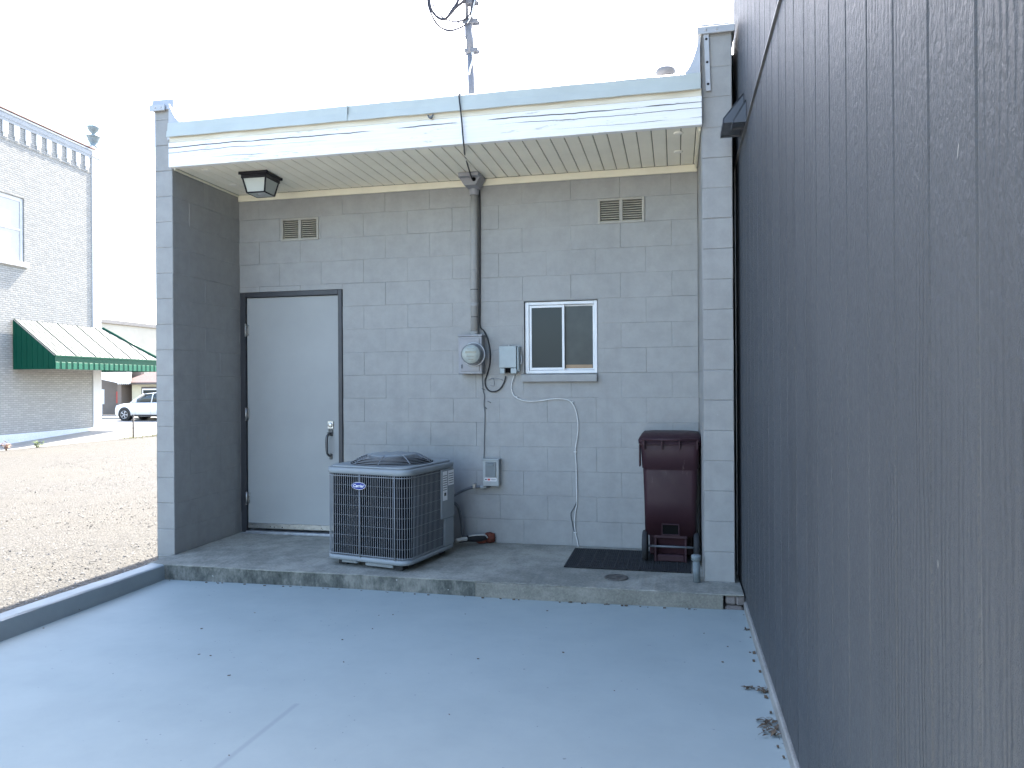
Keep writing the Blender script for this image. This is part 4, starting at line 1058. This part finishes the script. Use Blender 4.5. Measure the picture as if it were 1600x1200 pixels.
# ------------------------------------------------------------------ white brick building (left)
P1 = Vector((-18.298, 18.746, 0)); BA = math.radians(5)
WB = thing('brick_building', 'tall white painted brick building with a bracketed cornice across the gravel lot', 'building', P1, BA)
WIN2 = (-6.0, -3.69, 5.62, 7.83)
m = MB()
L = 30.0
def wallrect(m, a, b, c, d, x=0.0): m.face([(x, a, c), (x, b, c), (x, b, d), (x, a, d)])
m.box(-12, -.10, -L, 0.0-.0, -1.0, 10.6)
wallrect(m, -L, -.36, -.30, WIN2[2]); wallrect(m, -L, -.36, WIN2[3], 10.5); wallrect(m, -L, WIN2[0], WIN2[2], WIN2[3]); wallrect(m, WIN2[1], -.36, WIN2[2], WIN2[3])
a, b, c, d = WIN2
for q in ([(0, a, c), (0, b, c), (-.09, b, c), (-.09, a, c)], [(0, a, d), (0, b, d), (-.09, b, d), (-.09, a, d)], [(0, a, c), (0, a, d), (-.09, a, d), (-.09, a, c)], [(0, b, c), (0, b, d), (-.09, b, d), (-.09, b, c)]): m.face(q)
m.build('brick_wall', M['white_brick'], WB, local=True, recalc=False)
m = MB(); m.box(-12, .035, -.36, .12, -.32, 10.75, .01); m.box(-.3, .07, -.40, .16, 10.3, 10.42, .01); m.build('corner_pier', M['white_stucco'], WB, local=True)
m = MB(); m.box(-12, .055, -L, -.362, -1.1, -.24, .01); m.box(-.5, .07, -.361, .15, -1.1, -.24, .01); m.build('foundation', M['foundation'], WB, local=True)
m = MB()
m.prism([(-.05, -L, 10.22), (.030, -L, 10.22), (.036, -L, 10.30), (.05, -L, 10.34), (.055, -L, 10.48), (.075, -L, 10.50), (.075, -L, 10.56), (-.05, -L, 10.60)], (0, L-.40, 0))
cor = m.build('cornice', M['grey_trim'], WB, local=True)
m = MB(); m.prism([(-.3, -L, 10.605), (.08, -L, 10.60), (.08, -L, 10.64), (-.3, -L, 10.645)], (0, L-.2, 0)); m.build('coping', M['red_line'], cor, local=True)
yy = -.62; first = None
while yy > -5.8:
    m = MB(); m.box(.0, .045, yy-.12, yy+.12, 9.82, 10.215, .006); m.box(.002, .035, yy-.09, yy+.09, 9.70, 9.8195, .006)
    m.build('dentil', M['white_stucco'], WB, local=True); yy -= .485
m = MB(); m.box(-.01, .018, -L, -.40, 9.62, 9.695, .004); m.build('string_course', M['white_brick'], WB, local=True)
m = MB(); m.box(-.09, -.065, a+.002, b-.002, c+.002, d-.002, .003); wn = m.build('window', M['window_white'], WB, local=True)
m = MB()
for q in ((a+.01, a+.12), (b-.12, b-.01), ((a+b)/2-.05, (a+b)/2+.05)): m.box(-.064, -.045, q[0], q[1], c+.01, d-.01, .004)
m.box(-.0635, -.047, a+.12, b-.12, d-.14, d-.01, .004); m.box(-.0635, -.047, a+.12, b-.12, (c+d)/2-.04, (c+d)/2+.04, .004)
m.build('window_frame', M['white_stucco'], wn, local=True)
m = MB(); m.box(-.1, .10, a-.12, b+.12, c-.17, c-.002, .01); m.build('window_sill', M['white_stucco'], WB, local=True)
m = MB(); m.lathe((-.10, -.10, 10.75), (0, 0, 1), [(0, .16), (.05, .16), (.08, .10), (.2, .17), (.30, .21), (.36, .22), (.40, .27), (.43, .25), (.45, .10), (.50, .06), (.55, .08), (.64, .17), (.76, .22), (.80, .22), (.80, .04), (.90, .02), (.92, 0)], 20)
m.build('urn_finial', M['urn'], WB, local=True)

# awning wraps round the corner
AN = thing('metal_awning', 'green edged metal awning wrapped round the white brick corner', 'awning', P1 + Vector((0, 0, 1.93)), BA)
PR, Y0_, Z0, Z1, ZT = 1.6, -4.27, 1.94-1.93, 2.40-1.93, 3.64-1.93
YE = PR
m = MB(); m.prism([(.06, Y0_, ZT), (PR, Y0_, Z1), (PR, YE, Z1), (.06, .12, ZT)], (0, 0, -.03)); m.prism([(.06, .12, ZT), (PR, YE, Z1), (-12, YE, Z1), (-12, .12, ZT)], (0, 0, -.03))
m.build('roof_panel', M['awn_top'], AN, local=True)
m = MB(); yy = Y0_+.05; i = 0
while yy < YE:
    x1 = PR; x0 = .06
    if yy > .12: x0 = .06 + (yy-.12)/(YE-.12)*(PR-.06)
    zt = ZT + (x0-.06)/(PR-.06)*(Z1-ZT); r = .022 if i % 4 == 0 else .010
    m.tube([(x0, yy, zt+.005), (x1, yy, Z1+.005)], r, 5); yy += .245; i += 1
xx = PR-.2
while xx > -11: m.tube([(xx, YE, Z1+.005), (xx if xx < .06 else xx, .12 if xx < .06 else .12+(xx-.06)/(PR-.06)*(YE-.12), ZT if xx < .06 else ZT+(xx-.06)/(PR-.06)*(Z1-ZT))], .012, 5); xx -= .3
m.build('roof_seams', M['awn_rib'], AN, local=True)
m = MB(); m.tube([(.06, .12, ZT+.015), (PR, YE, Z1+.015)], .06, 6); m.build('hip_cap', M['green'], AN, local=True)
m = MB(); m.prism([(.06, Y0_-.004, ZT-.032), (PR-.01, Y0_-.004, Z1-.032), (PR-.01, Y0_-.004, Z0), (.06, Y0_-.004, Z0)], (0, .03, 0))
yy = .15
while yy < PR-.05: m.box(yy, yy+.03, Y0_-.022, Y0_-.004, Z0, ZT-.06-(yy+.03-.06)/(PR-.06)*(ZT-Z1)); yy += .20
m.build('end_panel', M['green'], AN, local=True)
m = MB(); m.box(PR-.008, PR+.012, Y0_, YE, Z0, Z1-.001); m.box(-12, PR, YE-.01, YE+.012, Z0, Z1-.001); fp = m.build('fascia_panel', M['green'], AN, local=True)
m = MB(); yy = Y0_+.02
while yy < YE-.1: m.box(PR+.0125, PR+.022, yy, yy+.17, Z0+.002, Z0+.24, .004); yy += .27
m.build('fascia_ribs', M['green_light'], fp, local=True)
m = MB(); m.box(PR+.0125, PR+.03, Y0_, YE, Z1-.05, Z1+.012, .004); m.build('drip_edge', M['green'], fp, local=True)

# ------------------------------------------------------------------ far side of the street
B2 = thing('beige_building', 'long beige building across the street behind the green awning', 'building', (-55, 60, -.9))
m = MB(); m.box(-70, -43.5, 40, 54.6, -1, 6.75); m.box(-70, -43.5, 54.6, 90, -1, 6.2); m.build('wall', M['beige'], B2)
m = MB(); m.box(-70.1, -43.35, 39.9, 54.7, 6.75, 7.1, .02); m.box(-70.1, -43.35, 54.7, 90, 6.2, 6.5, .02); m.build('coping', M['beige_trim'], B2)
C2 = thing('street_canopy', 'white scalloped canopy over a shaded brown shopfront across the street', 'canopy', (-37, 38, -.57))
m = MB(); m.box(-43.4, -32.3, 38.2, 38.5, -.62, 2.6); m.box(-33.0, -32.7, 36.8, 38.2, -.568, 1.8); m.build('shop_wall', M['brown_wall'], C2)
m = MB()
e = [at(140, 588, 1, 36.2), at(157, 591.5, 1, 36.2), at(185, 597.5, 1, 36.2), at(204, 598, 1, 36.2)]
for p, q in zip(e, e[1:]): m.prism([tuple(p), tuple(q), (q.x-1.5, 38.19, 2.75), (p.x-1.5, 38.19, 2.75)], (0, 0, -.05))
cn = m.build('canopy_top', M['label_white'], C2)
m = MB(); xx = at(184, 598, 1, 36.2).x; n = 6; x2 = at(203, 598, 1, 36.2).x
for i in range(n):
    xa = xx+(x2-xx)*i/n; m = MB(); m.box(xa, xa+(x2-xx)/n*.6, 36.17, 36.2, at(190, 600.5, 1, 36.2).z, at(190, 597.6, 1, 36.2).z, .01); m.build('scallop', M['label_white'], cn)
m = MB(); m.box(-34.2, -33.85, 38.05, 38.19, .2, 1.0, .01); m.build('wall_plate', M['label_red'], C2)
m = MB(); q = at(158, 620, 1, 36.5); m.box(q.x-.2, q.x+.2, 36.5, 36.6, q.z-.5, q.z+.5, .02); m.box(q.x-.04, q.x+.04, 36.52, 36.58, -.57, q.z-.5); o = m.build('shop_sign', M['label_white']); solo(o, 'small white notice board on a post by the shaded shopfront', 'sign')
H2 = thing('small_house', 'small cream house with brown shingle roof behind the white car', 'house', (-29, 39, -.6))
m = MB(); m.box(-32.2, -22, 37.2, 44, -.9, 1.62); m.build('wall', M['house_wall'], H2)
x0, x1, y0, y1, ze, zr = -32.75, -21.5, 36.7, 44.5, 1.62, 3.4
m = MB(); A, B_, C_, D_ = (x0, y0, ze), (x1, y0, ze), (x1, y1, ze), (x0, y1, ze); R1, R2_ = (x0+2.6, 40.6, zr), (x1-2.6, 40.6, zr)
for f in ([A, B_, R2_, R1], [B_, C_, R2_], [C_, D_, R1, R2_], [D_, A, R1]): m.face(f)
m.build('roof', M['shingle'], H2)
m = MB(); m.box(x0, x1, y0, y1, ze-.14, ze-.002, .01); m.build('eave', M['brown_trim'], H2)
wx0 = at(222, 610, 1, 37.2).x
m = MB(); m.box(wx0, wx0+1.7, 37.12, 37.19, .05, 1.32, .01); hw_ = m.build('window', M['brown_trim'], H2)
m = MB(); m.box(wx0+.10, wx0+1.6, 37.08, 37.115, .16, 1.2, .01); m.build('window_frame', M['label_white'], hw_)
m = MB(); m.box(wx0+.2, wx0+1.5, 37.05, 37.075, .26, 1.1); m.build('window_pane', M['car_glass'], hw_)

# ------------------------------------------------------------------ white SUV, nose to the left
FW = at(194, 657.5, 1, 31.5)
CR = thing('parked_car', 'white SUV parked across the street in front of the cream house', 'car', (FW.x-.85, 31.5+.94, -.684))
def sect(x, w, zb, zs, zt, tuck=.92):
    h = [(w*.80, zb), (w*.97, zb+.10), (w, zs-.12), (w*.985, zs), (w*tuck, zt-.03), (w*tuck*.82, zt)]
    return [(x, y, z) for y, z in h] + [(x, -y, z) for y, z in reversed(h)]
def loft(m, secs):
    vs = [[m.bm.verts.new(p) for p in s] for s in secs]
    for p, q in zip(vs, vs[1:]):
        n = len(p)
        for i in range(n):
            f = m.bm.faces.new([p[i], p[(i+1) % n], q[(i+1) % n], q[i]]); f.smooth = True
    m.bm.faces.new(vs[0]); m.bm.faces.new(list(reversed(vs[-1])))
m = MB()
loft(m, [sect(.0, .62, .36, .62, .74), sect(.05, .74, .28, .66, .84), sect(.16, .84, .24, .72, .92), sect(.5, .91, .24, .80, .99), sect(1.1, .93, .24, .86, 1.05), sect(1.45, .93, .24, .90, 1.09), sect(2.2, .93, .24, .93, 1.09), sect(3.2, .93, .24, .95, 1.11), sect(4.1, .92, .26, .98, 1.13), sect(4.5, .87, .32, .98, 1.12), sect(4.62, .80, .40, .95, 1.06)])
cbody = m.build('body', M['car_white'], CR, local=True)
m = MB()
def rs_(x, w0, z0, w1, z1): return [(x[0], -w0, z0), (x[0], w0, z0), (x[1], w1, z1), (x[1], -w1, z1)]
loft(m, [[(1.25, -.80, 1.06), (1.25, .80, 1.06), (1.28, .79, 1.075), (1.28, -.79, 1.075)], [(1.9, -.82, 1.06), (1.9, .82, 1.06), (2.05, .66, 1.58), (2.05, -.66, 1.58)], [(3.0, -.83, 1.08), (3.0, .83, 1.08), (3.0, .68, 1.655), (3.0, -.68, 1.655)], [(3.9, -.82, 1.1), (3.9, .82, 1.1), (3.85, .66, 1.62), (3.85, -.66, 1.62)], [(4.5, -.78, 1.1), (4.5, .78, 1.1), (4.2, .64, 1.56), (4.2, -.64, 1.56)]])
m.build('windows', M['car_glass'], CR, local=True)
m = MB()
loft(m, [[(1.98, -.68, 1.565), (1.98, .68, 1.565), (2.05, .62, 1.60), (2.05, -.62, 1.60)], [(3.0, -.70, 1.64), (3.0, .70, 1.64), (3.0, .62, 1.685), (3.0, -.62, 1.685)], [(3.9, -.68, 1.61), (3.9, .68, 1.61), (3.9, .6, 1.655), (3.9, -.6, 1.655)], [(4.32, -.64, 1.555), (4.32, .64, 1.555), (4.3, .58, 1.59), (4.3, -.58, 1.59)]])
for sy in (-1, 1):
    for (xa, za, wa, xb, zb, wb, r) in ((1.22, 1.08, .83, 2.0, 1.58, .69, .035), (2.62, 1.08, .835, 2.66, 1.63, .70, .03), (3.62, 1.1, .835, 3.6, 1.63, .70, .04), (4.42, 1.1, .80, 4.15, 1.57, .66, .05)):
        m.tube([(xa, sy*wa, za), (xb, sy*wb, zb)], r, 6)
m.build('roof', M['car_white'], CR, local=True)
for sx in (.85, 3.63):
    for sy in (-1, 1):
        m = MB(); m.lathe((sx, sy*.62, .40), (0, sy, 0), [(0, .0), (0, .415), (.315, .415), (.318, .38), (.318, 0)], 24); m.build('wheel_arch', M['car_black'], CR, local=True)
        m = MB(); m.lathe((sx, sy*.70, .36), (0, sy, 0), [(0, .2), (0, .34), (.03, .36), (.21, .36), (.245, .345), (.245, .24), (.22, .23), (.22, 0)], 28); wl_ = m.build('wheel', M['tyre'], CR, local=True)
        m = MB()
        for q in range(5):
            a = 2*math.pi*q/5
            for da in (-.13, .13):
                m.tube([(sx+.05*math.cos(a), sy*.93, .36+.05*math.sin(a)), (sx+.235*math.cos(a+da), sy*.935, .36+.235*math.sin(a+da))], .02, 5)
        m.tube([(sx+.236*math.cos(2*math.pi*q/24), sy*.935, .36+.236*math.sin(2*math.pi*q/24)) for q in range(25)], .014, 5, caps=False); m.lathe((sx, sy*.92, .36), (0, sy, 0), [(0, .06), (.025, .05), (.025, 0)], 12)
        m.build('rim', M['rim'], wl_, local=True)
for sy in (-1, 1):
    m = MB(); m.box(1.52, 1.68, sy*.96-.09, sy*.96+.09, 1.08, 1.24, .04, 2); m.build('wing_mirror', M['car_white'], CR, local=True)
    m = MB(); m.obox((.30, sy*.80, .80), (.17, sy*.06, .03), (-.01, .04, 0), (0, 0, .05), .01); m.build('headlight', M['lamp_lens'], CR, local=True)
    m = MB(); m.obox((4.55, sy*.78, .92), (.05, -sy*.05, 0), (0, .08, 0), (0, 0, .12), .01); m.build('tail_light', M['tail_lens'], CR, local=True)
    for xx in (2.5, 3.45):
        m = MB(); m.box(xx, xx+.2, sy*.945-.015, sy*.945+.015, .90, .93, .006); m.build('door_handle', M['car_white'], CR, local=True)
    m = MB(); m.box(1.35, 3.15, sy*.925-.015, sy*.925+.015, .27, .37, .01); m.box(1.6, 1.606, sy*.936-.003, sy*.936+.003, .37, 1.0); m.box(2.64, 2.646, sy*.936-.003, sy*.936+.003, .37, 1.05); m.build('sill_trim', M['car_black'], CR, local=True)
m = MB(); m.box(-.012, .06, -.5, .5, .44, .66, .02); m.build('grille', M['car_black'], CR, local=True)
m = MB(); m.box(-.03, .10, -.60, .60, .30, .38, .02); m.build('bumper', M['car_black'], CR, local=True)

# post, weeds at the lot edge
p = at(208, 682, 0, -13.7); hz = hgt(-13.7, p.y)
m = MB(); m.tube([(p.x, p.y, hz-.1), (p.x+.01, p.y, hz+.72)], .028, 8); m.lathe((p.x+.01, p.y, hz+.72), (0, 0, 1), [(0, .034), (.02, .034), (.02, 0)], 10)
solo(m.build('marker_post', M['post']), 'thin rusty steel post at the far edge of the gravel', 'post')
def weed(px, py, n, h, mat, label, spread=.12):
    p = at(px, py, 0, -13.75); z = hgt(-13.75, p.y); rg = random.Random(px)
    wd = thing('weed', label, 'weed', (p.x, p.y, z))
    m = MB(); mm = MB()
    for i in range(n):
        a = rg.uniform(0, 6.28); l = h*rg.uniform(.5, 1.1); sp = spread*rg.uniform(.3, 1.3)
        tip = Vector((math.cos(a)*sp, math.sin(a)*sp, l)); m.tube([Vector((0, 0, -.02)), tip*.5+Vector((0, 0, l*.12)), tip], .004, 4)
        for q in range(5):
            c = tip*rg.uniform(.35, 1.05)+Vector((rg.gauss(0, .03), rg.gauss(0, .03), rg.gauss(0, .02))); b2 = rg.uniform(0, 6.28); s = rg.uniform(.03, .07)
            u = Vector((math.cos(b2), math.sin(b2), rg.uniform(-.3, .6)))*s; v = Vector((-math.sin(b2), math.cos(b2), rg.uniform(-.3, .3)))*s*.4
            mm.face([c-u, c-v, c+u, c+v])
    m.build('stem', mat, wd, local=True); mm.build('leaves', mat, wd, local=True, recalc=False)
weed(57, 698, 9, .16, M['leaf_green'], 'bright green weed at the gravel edge below the white foundation', .16)
weed(10, 702, 10, .22, M['dry_pink'], 'dry pinkish weed leftmost at the gravel edge', .14)
m = MB(); rg = random.Random(9)
for i in range(420):
    x = -13.6+rg.gauss(0, .25); y = rg.uniform(14.6, 18.5); z = hgt(x, y); l = rg.uniform(.03, .10); a = rg.uniform(0, 6.28)
    m.face([(x-.008, y, z), (x+.008, y, z), (x+math.cos(a)*.03, y+math.sin(a)*.03, z+l)])
tag(m.build('dry_grass', simple('yellow_grass', (.30, .28, .10), .8, var=.3, vscale=5), recalc=False), 'thin yellow grass along the far gravel edge', 'grass', kind='stuff')
